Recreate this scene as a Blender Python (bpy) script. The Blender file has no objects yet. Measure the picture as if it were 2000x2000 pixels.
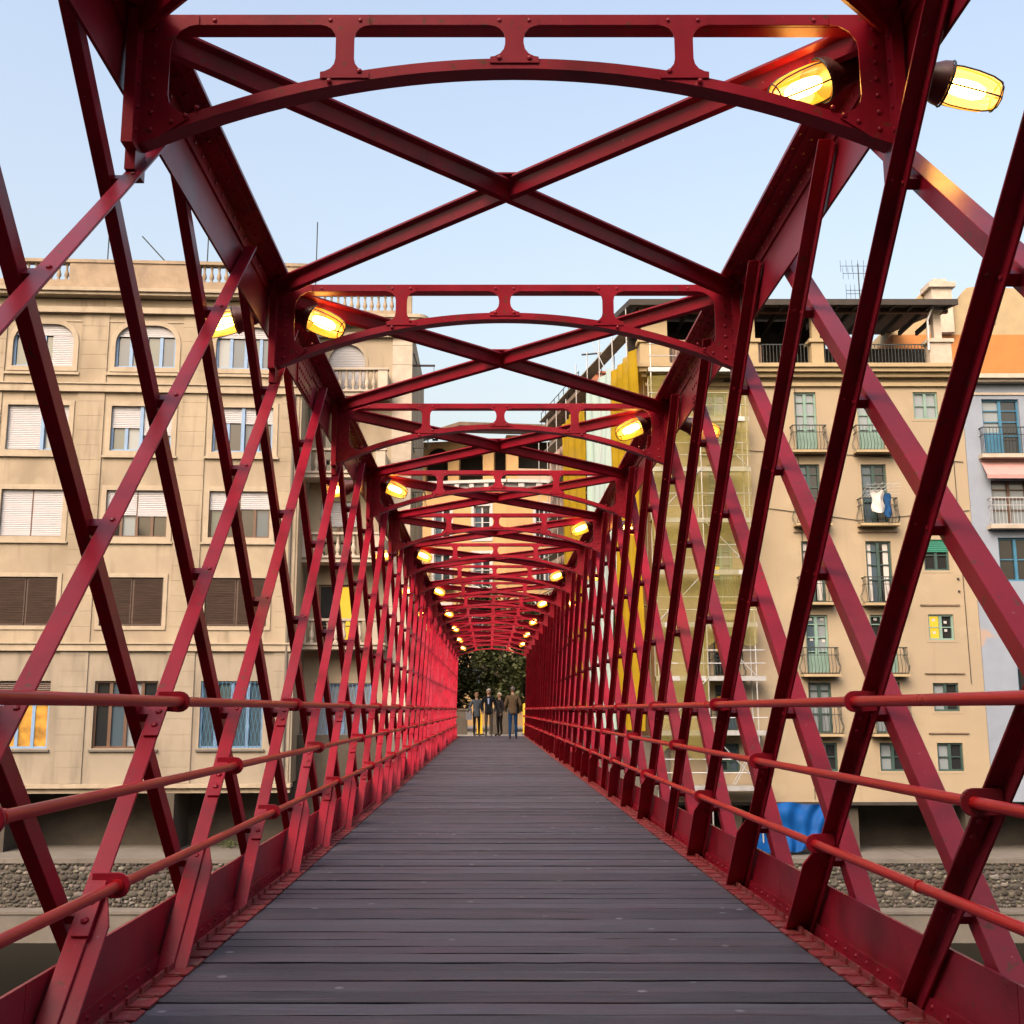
import bpy, bmesh, math, random
from mathutils import Vector, Matrix
random.seed(7)
R = math.radians
scene = bpy.context.scene
col = scene.collection

# ------------------------------------------------------------------ camera, sky, sun, exposure
F_PX, PITCH = 2166.0, math.atan(386 / 2166.0)
CAM = Vector((-0.09, 0.0, 1.0))
cam_data = bpy.data.cameras.new("camera")
cam_data.sensor_width = 36.0
cam_data.lens = F_PX / 2000.0 * 36.0
cam_data.shift_x = 44 / 2000.0
cam_data.clip_start, cam_data.clip_end = 0.05, 3000.0
cam = bpy.data.objects.new("camera", cam_data)
col.objects.link(cam)
cam.location = CAM
cam.rotation_euler = (math.pi / 2 + PITCH, 0, 0)
scene.camera = cam

SUN_AZ, SUN_EL = R(-150), R(42)          # azimuth clockwise from +Y: behind the camera, to the right
world = bpy.data.worlds.new("World")
scene.world = world
world.use_nodes = True
wn = world.node_tree
wn.nodes.clear()
sky = wn.nodes.new("ShaderNodeTexSky")
sky.sky_type = 'NISHITA'
sky.sun_disc = False
sky.sun_elevation = SUN_EL
sky.sun_rotation = SUN_AZ
sky.altitude = 100
sky.air_density = 2.0
sky.dust_density = 10.0
sky.ozone_density = 1.0
bg = wn.nodes.new("ShaderNodeBackground")
bg.inputs['Strength'].default_value = 0.15
wo = wn.nodes.new("ShaderNodeOutputWorld")
tint = wn.nodes.new("ShaderNodeMix")          # the camera's white balance, the same over the whole sky
tint.data_type = 'RGBA'
tint.blend_type = 'MULTIPLY'
tint.inputs[0].default_value = 1.0
tint.inputs[7].default_value = (1.085, .995, 1.01, 1)
wn.links.new(sky.outputs[0], tint.inputs[6])
wn.links.new(tint.outputs[2], bg.inputs[0])
wn.links.new(bg.outputs[0], wo.inputs[0])

sun_data = bpy.data.lights.new("sun", 'SUN')
sun_data.energy = 0.5
sun_data.angle = R(35)
sun_data.color = (1.0, 0.985, 0.965)
sun = bpy.data.objects.new("sun", sun_data)
col.objects.link(sun)
sd = Vector((math.sin(SUN_AZ) * math.cos(SUN_EL), math.cos(SUN_AZ) * math.cos(SUN_EL), math.sin(SUN_EL)))
sun.rotation_euler = sd.to_track_quat('Z', 'Y').to_euler()

vs = scene.view_settings
vs.view_transform = 'Standard'
vs.look = 'None'
vs.exposure = 1.22
vs.gamma = 1.0
vs.use_curve_mapping = False
scene.cycles.max_bounces = 6
scene.cycles.diffuse_bounces = 3
scene.cycles.glossy_bounces = 3
scene.cycles.transparent_max_bounces = 10
scene.cycles.transmission_bounces = 3
scene.cycles.use_denoising = True
scene.cycles.caustics_reflective = False
scene.cycles.caustics_refractive = False
scene.cycles.sample_clamp_indirect = 4.0

# ------------------------------------------------------------------ helpers
class MB:
    def __init__(s): s.v, s.f, s.m = [], [], []
    def add(s, vs, fs, mi=0):
        n = len(s.v); s.v += [tuple(p) for p in vs]
        s.f += [tuple(i + n for i in f) for f in fs]; s.m += [mi] * len(fs); return s
    def box(s, x0, x1, y0, y1, z0, z1, mi=0):
        return s.add([(x0,y0,z0),(x1,y0,z0),(x1,y1,z0),(x0,y1,z0),(x0,y0,z1),(x1,y0,z1),(x1,y1,z1),(x0,y1,z1)],
              [(0,3,2,1),(4,5,6,7),(0,1,5,4),(1,2,6,5),(2,3,7,6),(3,0,4,7)], mi)
    def obox(s, c, ax, ay, az, hx, hy, hz, mi=0):
        c = Vector(c); P = []
        for k in (-1, 1):
            for i, j in ((-1,-1),(1,-1),(1,1),(-1,1)):
                P.append(c + ax*(i*hx) + ay*(j*hy) + az*(k*hz))
        return s.add(P, [(0,3,2,1),(4,5,6,7),(0,1,5,4),(1,2,6,5),(2,3,7,6),(3,0,4,7)], mi)
    def bar(s, a, b, w, h=None, up=(0,0,1), mi=0):
        a, b = Vector(a), Vector(b); d = b - a; L = d.length; d.normalize()
        u = Vector(up); x = d.cross(u)
        if x.length < 1e-4: x = d.cross(Vector((1,0,0)))
        x.normalize(); y = x.cross(d)
        return s.obox((a+b)/2, x, d, y, w/2, L/2, (h or w)/2, mi)
    def tube(s, pts, r, n=8, caps=True, mi=0):
        pts = [Vector(p) for p in pts]; rs = r if isinstance(r, (list, tuple)) else [r]*len(pts)
        V, prev = [], None
        for i, p in enumerate(pts):
            d = (pts[min(i+1, len(pts)-1)] - pts[max(i-1, 0)]).normalized()
            if prev is None: x = d.orthogonal().normalized()
            else:
                x = prev - d*prev.dot(d); x.normalize()
            prev = x; y = d.cross(x)
            for k in range(n):
                a = 2*math.pi*k/n; V.append(p + (x*math.cos(a) + y*math.sin(a))*rs[i])
        fs = []
        for i in range(len(pts)-1):
            for k in range(n): fs.append((i*n+k, i*n+(k+1)%n, (i+1)*n+(k+1)%n, (i+1)*n+k))
        if caps:
            fs.append(tuple(reversed(range(n)))); fs.append(tuple(range((len(pts)-1)*n, len(pts)*n)))
        return s.add(V, fs, mi)
    def lathe(s, prof, o=(0,0,0), ax=(0,0,1), n=12, mi=0):
        ax = Vector(ax).normalized(); o = Vector(o)
        return s.tube_r([o + ax*h for h, r in prof], [r for h, r in prof], ax, n, mi)
    def tube_r(s, pts, rs, ax, n, mi=0):
        x = ax.orthogonal().normalized(); y = ax.cross(x); V = []
        for p, r in zip(pts, rs):
            for k in range(n):
                a = 2*math.pi*k/n; V.append(p + (x*math.cos(a) + y*math.sin(a))*max(r, 1e-4))
        fs = [(i*n+k, i*n+(k+1)%n, (i+1)*n+(k+1)%n, (i+1)*n+k) for i in range(len(pts)-1) for k in range(n)]
        fs += [tuple(reversed(range(n))), tuple(range((len(pts)-1)*n, len(pts)*n))]
        return s.add(V, fs, mi)
    def prism(s, poly, fn, t0, t1, mi=0):
        """poly: 2D outline; fn(a, b, t) -> 3D point; solid between t0 and t1"""
        n = len(poly)
        V = [fn(a, b, t0) for a, b in poly] + [fn(a, b, t1) for a, b in poly]
        fs = [tuple(range(n-1, -1, -1)), tuple(range(n, 2*n))] + [(i, (i+1) % n, n+(i+1) % n, n+i) for i in range(n)]
        return s.add(V, fs, mi)
    def strip(s, A, B, fn, t0, t1, mi=0):
        """solid between two 2D polylines A and B of the same length"""
        for i in range(len(A)-1): s.prism([A[i], A[i+1], B[i+1], B[i]], fn, t0, t1, mi)
        return s
    def rivet(s, c, nrm, r=0.014, h=0.009):
        ax = Vector(nrm).normalized(); c = Vector(c); x = ax.orthogonal().normalized(); y = ax.cross(x); V = []
        for q, hh in ((1.0, 0.0), (0.8, 0.65)):
            for k in range(6):
                a = k*math.pi/3; V.append(c + ax*(h*hh) + (x*math.cos(a) + y*math.sin(a))*(r*q))
        V.append(c + ax*h)
        return s.add(V, [(k, (k+1) % 6, 6+(k+1) % 6, 6+k) for k in range(6)] + [(6+k, 6+(k+1) % 6, 12) for k in range(6)])
    def mesh(s, name, mats=None, smooth=False, bevel=0):
        me = bpy.data.meshes.new(name); me.from_pydata(s.v, [], s.f)
        bm = bmesh.new(); bm.from_mesh(me)
        bmesh.ops.recalc_face_normals(bm, faces=bm.faces)
        bm.to_mesh(me); bm.free()
        for m in (mats if isinstance(mats, (list, tuple)) else [mats] if mats else []): me.materials.append(m)
        if any(s.m): me.polygons.foreach_set('material_index', s.m)
        if bevel:
            bm = bmesh.new(); bm.from_mesh(me)
            es = [e for e in bm.edges if len(e.link_faces) == 2 and e.calc_face_angle() > R(30)]
            bmesh.ops.bevel(bm, geom=es, offset=bevel, segments=1, affect='EDGES', clamp_overlap=True)
            bm.to_mesh(me); bm.free()
        if smooth:
            me.polygons.foreach_set('use_smooth', [True]*len(me.polygons))
            me.set_sharp_from_angle(angle=R(smooth if smooth is not True else 40))
        me.update()
        return me
    def build(s, name, mats, parent=None, loc=(0,0,0), smooth=False, bevel=0, kind=None):
        return link(name, s.mesh(name, mats, smooth, bevel), parent, loc, kind)

def link(name, me, parent=None, loc=(0,0,0), kind=None, rot=None):
    o = bpy.data.objects.new(name, me); col.objects.link(o); o.location = loc
    if rot: o.rotation_euler = rot
    if parent: o.parent = parent
    if kind: o["kind"] = kind
    return o
def empty(name, loc=(0,0,0), rz=0, parent=None):
    o = bpy.data.objects.new(name, None); col.objects.link(o); o.location = loc; o.rotation_euler = (0,0,rz)
    o.empty_display_size = .2
    if parent: o.parent = parent
    return o
def tag(o, label=None, cat=None, group=None, kind=None):
    for k, v in (("label", label), ("category", cat), ("group", group), ("kind", kind)):
        if v: o[k] = v
    return o
def arc(cx, cy, r, a0, a1, n=5, ry=None):
    return [(cx + r*math.cos(R(a0+(a1-a0)*i/n)), cy + (ry or r)*math.sin(R(a0+(a1-a0)*i/n))) for i in range(n+1)]
XZ = lambda y0=0: (lambda a, b, t: (a, y0 + t, b))
ORD = ['first','second','third','fourth','fifth','sixth','seventh','eighth','ninth','tenth','eleventh','twelfth']

# ------------------------------------------------------------------ materials
def nodes(m):
    m.use_nodes = True; t = m.node_tree
    return t, t.nodes, t.links, t.nodes['Principled BSDF']
def mat(name, c, rough=.6, var=.15, scale=3.0, bump=0.0, bscale=40, metal=0, spec=.5, coat=0, c2=None, stretch=None, rvar=.08, obj_random=0):
    m = bpy.data.materials.new(name); t, N, L, P = nodes(m)
    geo = N.new('ShaderNodeNewGeometry')
    src = geo.outputs['Position']
    if stretch:
        mp = N.new('ShaderNodeMapping'); mp.inputs['Scale'].default_value = stretch; L.new(src, mp.inputs[0]); src = mp.outputs[0]
    nz = N.new('ShaderNodeTexNoise'); nz.inputs['Scale'].default_value = scale; nz.inputs['Detail'].default_value = 5; nz.inputs['Roughness'].default_value = .62
    L.new(src, nz.inputs['Vector'])
    mx = N.new('ShaderNodeMix'); mx.data_type = 'RGBA'
    rmp = N.new('ShaderNodeMapRange'); rmp.inputs['From Min'].default_value = .3; rmp.inputs['From Max'].default_value = .7
    L.new(nz.outputs['Fac'], rmp.inputs['Value']); L.new(rmp.outputs[0], mx.inputs['Factor'])
    lo = tuple(x*(1-var) for x in c); hi = c2 or tuple(min(1, x*(1+var)) for x in c)
    mx.inputs[6].default_value = (*lo, 1); mx.inputs[7].default_value = (*hi, 1)
    out = mx.outputs[2]
    if obj_random:
        oi = N.new('ShaderNodeObjectInfo'); h = N.new('ShaderNodeHueSaturation')
        mr = N.new('ShaderNodeMapRange'); mr.inputs['To Min'].default_value = 1-obj_random; mr.inputs['To Max'].default_value = 1+obj_random
        L.new(oi.outputs['Random'], mr.inputs['Value']); L.new(mr.outputs[0], h.inputs['Value']); L.new(out, h.inputs['Color']); out = h.outputs[0]
    L.new(out, P.inputs['Base Color'])
    P.inputs['Metallic'].default_value = metal
    P.inputs['Specular IOR Level'].default_value = spec
    P.inputs['Coat Weight'].default_value = coat
    rr = N.new('ShaderNodeMapRange'); rr.inputs['To Min'].default_value = max(0, rough-rvar); rr.inputs['To Max'].default_value = min(1, rough+rvar)
    L.new(nz.outputs['Fac'], rr.inputs['Value']); L.new(rr.outputs[0], P.inputs['Roughness'])
    if bump:
        n2 = N.new('ShaderNodeTexNoise'); n2.inputs['Scale'].default_value = bscale; n2.inputs['Detail'].default_value = 3; L.new(src, n2.inputs['Vector'])
        b = N.new('ShaderNodeBump'); b.inputs['Strength'].default_value = bump; b.inputs['Distance'].default_value = .02
        L.new(n2.outputs['Fac'], b.inputs['Height']); L.new(b.outputs[0], P.inputs['Normal'])
    m["_"] = 1
    return m
def over(m, c, scale, lo, hi, stretch=None, amount=1.0, kind='noise'):
    """second layer of wear or dirt with a shape of its own on top of a material's colour"""
    t = m.node_tree; N, L = t.nodes, t.links; P = N['Principled BSDF']
    base = P.inputs['Base Color'].links[0].from_socket
    geo = N.new('ShaderNodeNewGeometry'); src = geo.outputs['Position']
    if stretch:
        mp = N.new('ShaderNodeMapping'); mp.inputs['Scale'].default_value = stretch; L.new(src, mp.inputs[0]); src = mp.outputs[0]
    if kind == 'noise':
        nz = N.new('ShaderNodeTexNoise'); nz.inputs['Scale'].default_value = scale; nz.inputs['Detail'].default_value = 6; f = nz.outputs['Fac']
    else:
        nz = N.new('ShaderNodeTexVoronoi'); nz.inputs['Scale'].default_value = scale; f = nz.outputs['Distance']
    L.new(src, nz.inputs['Vector'])
    mr = N.new('ShaderNodeMapRange'); mr.inputs['From Min'].default_value = lo; mr.inputs['From Max'].default_value = hi; mr.inputs['To Max'].default_value = amount
    L.new(f, mr.inputs['Value'])
    mx = N.new('ShaderNodeMix'); mx.data_type = 'RGBA'; mx.inputs[7].default_value = (*c, 1)
    L.new(mr.outputs[0], mx.inputs['Factor']); L.new(base, mx.inputs[6]); L.new(mx.outputs[2], P.inputs['Base Color'])
    return m
def emit(name, c, s):
    m = bpy.data.materials.new(name); t, N, L, P = nodes(m)
    P.inputs['Base Color'].default_value = (*[x*.1 for x in c], 1); P.inputs['Emission Color'].default_value = (*c, 1); P.inputs['Emission Strength'].default_value = s
    return m

RED = mat('red_paint', (.255, .0070, .021), rough=.34, var=.22, scale=2.6, spec=.24, rvar=.14)
over(RED, (.22, .060, .085), .9, .48, .66, amount=.22)          # chalky faded patches
over(RED, (.12, .009, .013), 3.5, .52, .70, amount=.75)           # grime
over(RED, (.115, .040, .018), 30, .64, .69, amount=.85)           # rust specks
over(RED, (.40, .24, .22), 62, .70, .75, amount=.55)             # chips down to the primer
RED_RAIL = mat('red_rail_paint', (.40, .013, .013), rough=.30, var=.12, scale=3, spec=.3)
RED_WORN = mat('red_worn_paint', (.20, .026, .030), spec=.3, rough=.6, var=.3, scale=9, bump=.25, bscale=60)
over(RED_WORN, (.20, .12, .10), 22, .52, .7, amount=.7)
WOOD = mat('deck_wood', (.062, .062, .080), spec=.35, rough=.56, var=.28, scale=7, stretch=(.6, 6, 3), bump=.35, bscale=22, obj_random=.36, rvar=.14)
over(WOOD, (.082, .058, .076), 1.7, .48, .66, stretch=(.7, 2.5, 1), amount=.7)
over(WOOD, (.115, .110, .118), 3.0, .55, .72, stretch=(.5, 9, 1), amount=.6)
over(WOOD, (.24, .24, .28), 4.6, .105, .06, kind='voronoi', amount=.8)
over(WOOD, (.05, .045, .05), 1.1, .5, .7, amount=.5)
PLASTER_L = mat('beige_plaster', (.315, .270, .203), rough=.9, var=.10, scale=.6, bump=.15, bscale=14)
over(PLASTER_L, (.205, .172, .122), .45, .44, .66, stretch=(1.2, 1.2, .7), amount=.7)
over(PLASTER_L, (.34, .30, .22), .8, .58, .66, amount=.45)
over(PLASTER_L, (.15, .122, .092), 1.5, .58, .78, stretch=(2.2, 2.2, .22), amount=.65)
TRIM_L = mat('beige_trim', (.335, .29, .222), rough=.88, var=.12, scale=2, bump=.1, bscale=20)
over(TRIM_L, (.22, .18, .13), 2.2, .52, .72, stretch=(1, 1, .5), amount=.5)
STONE_L = mat('pale_stone', (.38, .34, .29), rough=.88, var=.16, scale=2, bump=.2, bscale=18, obj_random=.12)
STONE_W = mat('weathered_parapet', (.27, .215, .155), rough=.9, var=.22, scale=1.4, bump=.25, bscale=16)
over(STONE_W, (.13, .11, .09), 2.0, .55, .75, stretch=(1, 1, .4), amount=.7)
PLASTER_R = mat('sand_plaster', (.308, .256, .178), rough=.9, var=.08, scale=.5, bump=.12, bscale=12)
over(PLASTER_R, (.275, .232, .172), .3, .45, .62, amount=.7)
over(PLASTER_R, (.35, .30, .21), .9, .60, .66, amount=.4)
over(PLASTER_R, (.215, .165, .11), 1.2, .6, .8, stretch=(2.5, 2.5, .2), amount=.35)
CORN_R = mat('sand_cornice', (.325, .262, .158), rough=.85, var=.10, scale=1.5, bump=.1)
PLASTER_B = mat('blue_plaster', (.205, .25, .325), rough=.9, var=.10, scale=.8, bump=.15, bscale=12)
over(PLASTER_B, (.33, .24, .18), .55, .60, .64, amount=.8)
PLASTER_O = mat('orange_plaster', (.37, .155, .045), rough=.9, var=.12, scale=.8, bump=.1)
OCHRE = mat('ochre_plaster', (.40, .265, .12), rough=.9, var=.10, scale=.6, bump=.1)
WHITE_T = mat('white_trim', (.40, .40, .41), rough=.7, var=.08, scale=2)
PINK = mat('pink_plaster', (.40, .28, .22), rough=.9, var=.1, scale=1)
BLIND = mat('white_roller_blind', (.385, .40, .44), rough=.6, var=.05, scale=2)
BROWN = mat('brown_shutter', (.060, .040, .032), rough=.55, var=.4, scale=3, stretch=(.5, 1, 8), bump=.1)
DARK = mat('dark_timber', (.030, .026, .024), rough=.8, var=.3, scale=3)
BLUEF = mat('light_blue_frame', (.16, .28, .47), rough=.5, var=.1, scale=3)
GREENF = mat('green_frame', (.16, .27, .24), rough=.5, var=.12, scale=3)
DGREENF = mat('dark_green_frame', (.030, .065, .06), rough=.5, var=.12, scale=3)
BROWNF = mat('brown_frame', (.10, .055, .035), rough=.5, var=.15, scale=3)
TEALF = mat('teal_blue_door', (.035, .15, .26), rough=.45, var=.15, scale=3)
IRON = mat('wrought_iron', (.035, .045, .045), rough=.5, var=.2, scale=5, metal=.4)
STEEL = mat('galvanised_steel', (.42, .44, .46), rough=.45, var=.15, scale=5, metal=.5)
LAMP_M = mat('lamp_housing_paint', (.075, .022, .018), rough=.45, var=.2, scale=8)
CONC = mat('river_concrete', (.125, .118, .107), rough=.9, var=.18, scale=1.2, bump=.3, bscale=10)
over(CONC, (.12, .11, .09), 1.6, .5, .72, stretch=(1, 1, .35), amount=.7)
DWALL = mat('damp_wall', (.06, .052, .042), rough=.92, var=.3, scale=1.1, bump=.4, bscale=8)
MORTAR = mat('wall_mortar', (.075, .068, .06), rough=.95, var=.25, scale=4, bump=.4, bscale=14)
PAVE = mat('paving', (.22, .21, .20), rough=.85, var=.15, scale=1.5, bump=.1)
TILE = mat('roof_tile', (.14, .10, .075), rough=.9, var=.3, scale=3, bump=.3)
BRICK = mat('red_brick', (.34, .13, .075), rough=.9, var=.25, scale=8, bump=.3)
CURTAIN = mat('pale_curtain', (.42, .42, .42), rough=.9, var=.1, scale=6, stretch=(6, 1, .3))
TARPB = mat('blue_tarpaulin', (.003, .060, .24), spec=.12, rough=.6, var=.2, scale=1.5, bump=.4, bscale=3)
SHEETP = mat('pale_sheet', (.36, .45, .48), rough=.6, var=.12, scale=.7, stretch=(1, 1, .3), bump=.3, bscale=3, c2=(.32, .47, .43))
AWN = mat('pink_awning', (.36, .21, .205), rough=.8, var=.08, scale=2)
def glass_mat(name, c, rough=.06):
    m = bpy.data.materials.new(name); t, N, L, P = nodes(m)
    P.inputs['Base Color'].default_value = (*c, 1); P.inputs['Roughness'].default_value = rough; P.inputs['Specular IOR Level'].default_value = .9
    g = N.new('ShaderNodeNewGeometry'); nz = N.new('ShaderNodeTexNoise'); nz.inputs['Scale'].default_value = .9
    b = N.new('ShaderNodeBump'); b.inputs['Strength'].default_value = .08
    L.new(g.outputs['Position'], nz.inputs[0]); L.new(nz.outputs['Fac'], b.inputs['Height']); L.new(b.outputs[0], P.inputs['Normal'])
    return m
GLASS = glass_mat('window_glass', (.055, .085, .115))
GLASS_G = glass_mat('greenish_window_glass', (.075, .10, .095))
GLASS_D = glass_mat('dark_window_glass', (.018, .020, .022))
GLASS_P = glass_mat('pale_window_glass', (.20, .24, .27), .12)
BOARD = mat('scaffold_board', (.22, .21, .17), .8, var=.2)
PLASTER_G = mat('grey_beige_plaster', (.262, .234, .188), rough=.9, var=.10, scale=.6, bump=.15, bscale=14)
over(PLASTER_G, (.15, .132, .108), 1.2, .48, .70, stretch=(1.5, 1.5, .3), amount=.7)
LIT = emit('lit_room', (1.0, .44, .04), .36)
_t = LIT.node_tree; _g = _t.nodes.new('ShaderNodeNewGeometry'); _n = _t.nodes.new('ShaderNodeTexNoise'); _n.inputs['Scale'].default_value = 2.4; _n.inputs['Detail'].default_value = 3
_r = _t.nodes.new('ShaderNodeMapRange'); _r.inputs['From Min'].default_value = .3; _r.inputs['From Max'].default_value = .68; _r.inputs['To Min'].default_value = .08; _r.inputs['To Max'].default_value = .42
_t.links.new(_g.outputs['Position'], _n.inputs[0]); _t.links.new(_n.outputs['Fac'], _r.inputs['Value']); _t.links.new(_r.outputs[0], _t.nodes['Principled BSDF'].inputs['Emission Strength'])
LITP = emit('lit_pane', (1.0, .62, .03), .40)
def net_mat(name, c, clear):
    m = bpy.data.materials.new(name); m.use_nodes = True; t = m.node_tree; N, L = t.nodes, t.links; N.clear()
    o = N.new('ShaderNodeOutputMaterial'); tr = N.new('ShaderNodeBsdfTransparent'); d = N.new('ShaderNodeBsdfDiffuse'); tl = N.new('ShaderNodeBsdfTranslucent')
    a = N.new('ShaderNodeMixShader'); b = N.new('ShaderNodeMixShader'); a.inputs[0].default_value = .45
    g = N.new('ShaderNodeNewGeometry'); nz = N.new('ShaderNodeTexNoise'); nz.inputs['Scale'].default_value = .9; nz.inputs['Detail'].default_value = 4
    mp = N.new('ShaderNodeMapping'); mp.inputs['Scale'].default_value = (1, 1, 1.8); L.new(g.outputs['Position'], mp.inputs[0]); L.new(mp.outputs[0], nz.inputs[0])
    mr = N.new('ShaderNodeMapRange'); mr.inputs['From Min'].default_value = .35; mr.inputs['From Max'].default_value = .65
    mr.inputs['To Min'].default_value = max(0, clear-.12); mr.inputs['To Max'].default_value = min(1, clear+.12)
    L.new(nz.outputs['Fac'], mr.inputs['Value']); L.new(mr.outputs[0], b.inputs[0])
    d.inputs[0].default_value = (*c, 1); tl.inputs[0].default_value = (*c, 1)
    L.new(d.outputs[0], a.inputs[1]); L.new(tl.outputs[0], a.inputs[2]); L.new(a.outputs[0], b.inputs[1]); L.new(tr.outputs[0], b.inputs[2]); L.new(b.outputs[0], o.inputs[0])
    return m
NET = net_mat('yellow_netting', (.40, .36, .12), .56)
NETD = net_mat('mustard_netting', (.50, .345, .025), .05)

# pixel of the photograph (2000 px wide) -> point on an upright plane standing in the scene
CP, SP = math.cos(PITCH), math.sin(PITCH)
def ray(px, py):
    a, b = (px-956)/F_PX, (1000-py)/F_PX
    return Vector((a, CP - b*SP, SP + b*CP))
class Plane:
    def __init__(s, x0, y0, ang=0): s.o = Vector((x0, y0)); s.a = ang; s.d = Vector((math.cos(ang), math.sin(ang)))
    def uz(s, px, py):
        r = ray(px, py); n = Vector((-s.d.y, s.d.x))
        t = n.dot(s.o - CAM.xy) / n.dot(r.xy)
        p = CAM + r*t
        return (p.xy - s.o).dot(s.d), p.z
    def rect(s, x0, x1, y0, y1):
        ym, xm = (y0+y1)/2, (x0+x1)/2
        return s.uz(x0, ym)[0], s.uz(x1, ym)[0], s.uz(xm, y1)[1], s.uz(xm, y0)[1]
# ------------------------------------------------------------------ setting: water, ground
tag(MB().add([(-400,-9,-7.2),(400,-9,-7.2),(400,43.2,-7.2),(-400,43.2,-7.2)], [(0,1,2,3)]).build('water', None), kind='structure')
WATER = bpy.data.materials.new('river_water'); _t, _N, _L, _P = nodes(WATER)
_P.inputs['Base Color'].default_value = (.004, .0045, .0035, 1); _P.inputs['Roughness'].default_value = .35; _P.inputs['Specular IOR Level'].default_value = .05
_n = _N.new('ShaderNodeTexNoise'); _n.inputs['Scale'].default_value = 1.6; _n.inputs['Detail'].default_value = 4
_g = _N.new('ShaderNodeNewGeometry'); _L.new(_g.outputs['Position'], _n.inputs[0])
_b = _N.new('ShaderNodeBump'); _b.inputs['Strength'].default_value = .35; _L.new(_n.outputs['Fac'], _b.inputs['Height']); _L.new(_b.outputs[0], _P.inputs['Normal'])
bpy.data.objects['water'].data.materials.append(WATER)
tag(MB().add([(-600,46.6,-.03),(600,46.6,-.03),(600,1500,-.03),(-600,1500,-.03)], [(0,1,2,3)]).build('ground', PAVE), kind='structure')
tag(MB().add([(-600,-600,-.03),(600,-600,-.03),(600,-2.0,-.03),(-600,-2.0,-.03),(-600,-2,-8),(600,-2,-8)], [(0,1,2,3),(3,2,5,4)]).build('near_quay', PAVE), kind='structure')

# ------------------------------------------------------------------ the red iron footbridge
YK0, PAN, SL = 3.655, 2.6, .95
Y_END = 43.9
ALPHA = math.atan(SL)
bridge = empty('footbridge', (0, 0, 0)); BSX = .983; bridge.scale = (BSX, 1, 1)
tag(bridge, 'red riveted iron lattice footbridge with plank deck and arched overhead frames', 'bridge')

# --- deck: stringers under the planks
mb = MB()
for x in (-1.2, -.4, .4, 1.2): mb.box(x-.05, x+.05, -2, Y_END, -.28, -.062)
for k in range(-2, 16):
    y = YK0 + PAN*k
    mb.box(-1.40, 1.40, y-.06, y+.06, -.56, -.285)
deck = mb.build('deck', RED, bridge)
PL_W = .154
planks = []
for q in range(14):
    rr = random.Random(q); mb = MB(); n = 17
    def worn():
        a, b = sorted((rr.uniform(-.6, .8), rr.uniform(.2, 1.6))); w = rr.choice((.005, .010, .014, .019, .025))
        return [w*max(0, min(1, (i/(n-1)-a)*5, (b-i/(n-1))*5)) + rr.uniform(0, .0012) for i in range(n)]
    e0, e1 = worn(), [x*.5 for x in worn()]
    xs = [-1.268 + 2.536*i/(n-1) for i in range(n)]
    V = []
    for i in range(n):
        zz = rr.uniform(-.0012, .0012)
        V += [(xs[i], e0[i]+.034, -.056), (xs[i], e0[i], -.0012+zz), (xs[i], e0[i]+.0012, zz), (xs[i], PL_W-.0012-e1[i], zz), (xs[i], PL_W-e1[i], -.0012+zz), (xs[i], PL_W-e1[i]-.034, -.056)]
    fs = []
    for i in range(n-1):
        for k in range(6): fs.append((i*6+k, i*6+(k+1) % 6, (i+1)*6+(k+1) % 6, (i+1)*6+k))
    fs += [tuple(range(6)), tuple(range((n-1)*6, n*6))]
    planks.append(mb.add(V, fs).mesh('plank', WOOD))
y = -2.0
while y < Y_END - .1:
    g = random.choice((.001, .0015, .002, .003))
    o = link('plank', random.choice(planks), deck, (random.uniform(-.003, .003), y, random.uniform(-.0045, .0015)))
    if random.random() < .5: o.rotation_euler = (0, 0, math.pi); o.location.y += PL_W
    y += PL_W + g
# --- metal clips that hold the plank ends, along both edges
def clip_mb(mb, sx, y):
    fn = lambda a, b, t: (sx*(1.263 + a), y + b, t)
    mb.prism([(0, .010), (.085, .016), (.085, .138), (.02, .138), (0, .126)], fn, .001, .0075)
    mb.prism([(.078, .02), (.088, .02), (.088, .140), (.078, .140)], fn, .008, .030)
    mb.prism([(.02, .126), (.078, .126), (.078, .134), (.02, .134)], fn, .008, .013)
    return mb
clips = {s: clip_mb(MB(), s, 0).mesh('edge_clip', RED_WORN) for s in (-1, 1)}
rest = MB()
for s in (-1, 1):
    for i in range(int((Y_END+1.2)/PL_W*1.0)):
        y = -1.2 + i*(PL_W+.003)
        if y > Y_END-.2: break
        if i < 140: link('edge_clip', clips[s], deck, (0, y, random.uniform(0, .003)), rot=(0, 0, 0))
        else: clip_mb(rest, s, y)
rest.build('far_edge_clips', RED_WORN, deck, kind='stuff')

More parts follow.
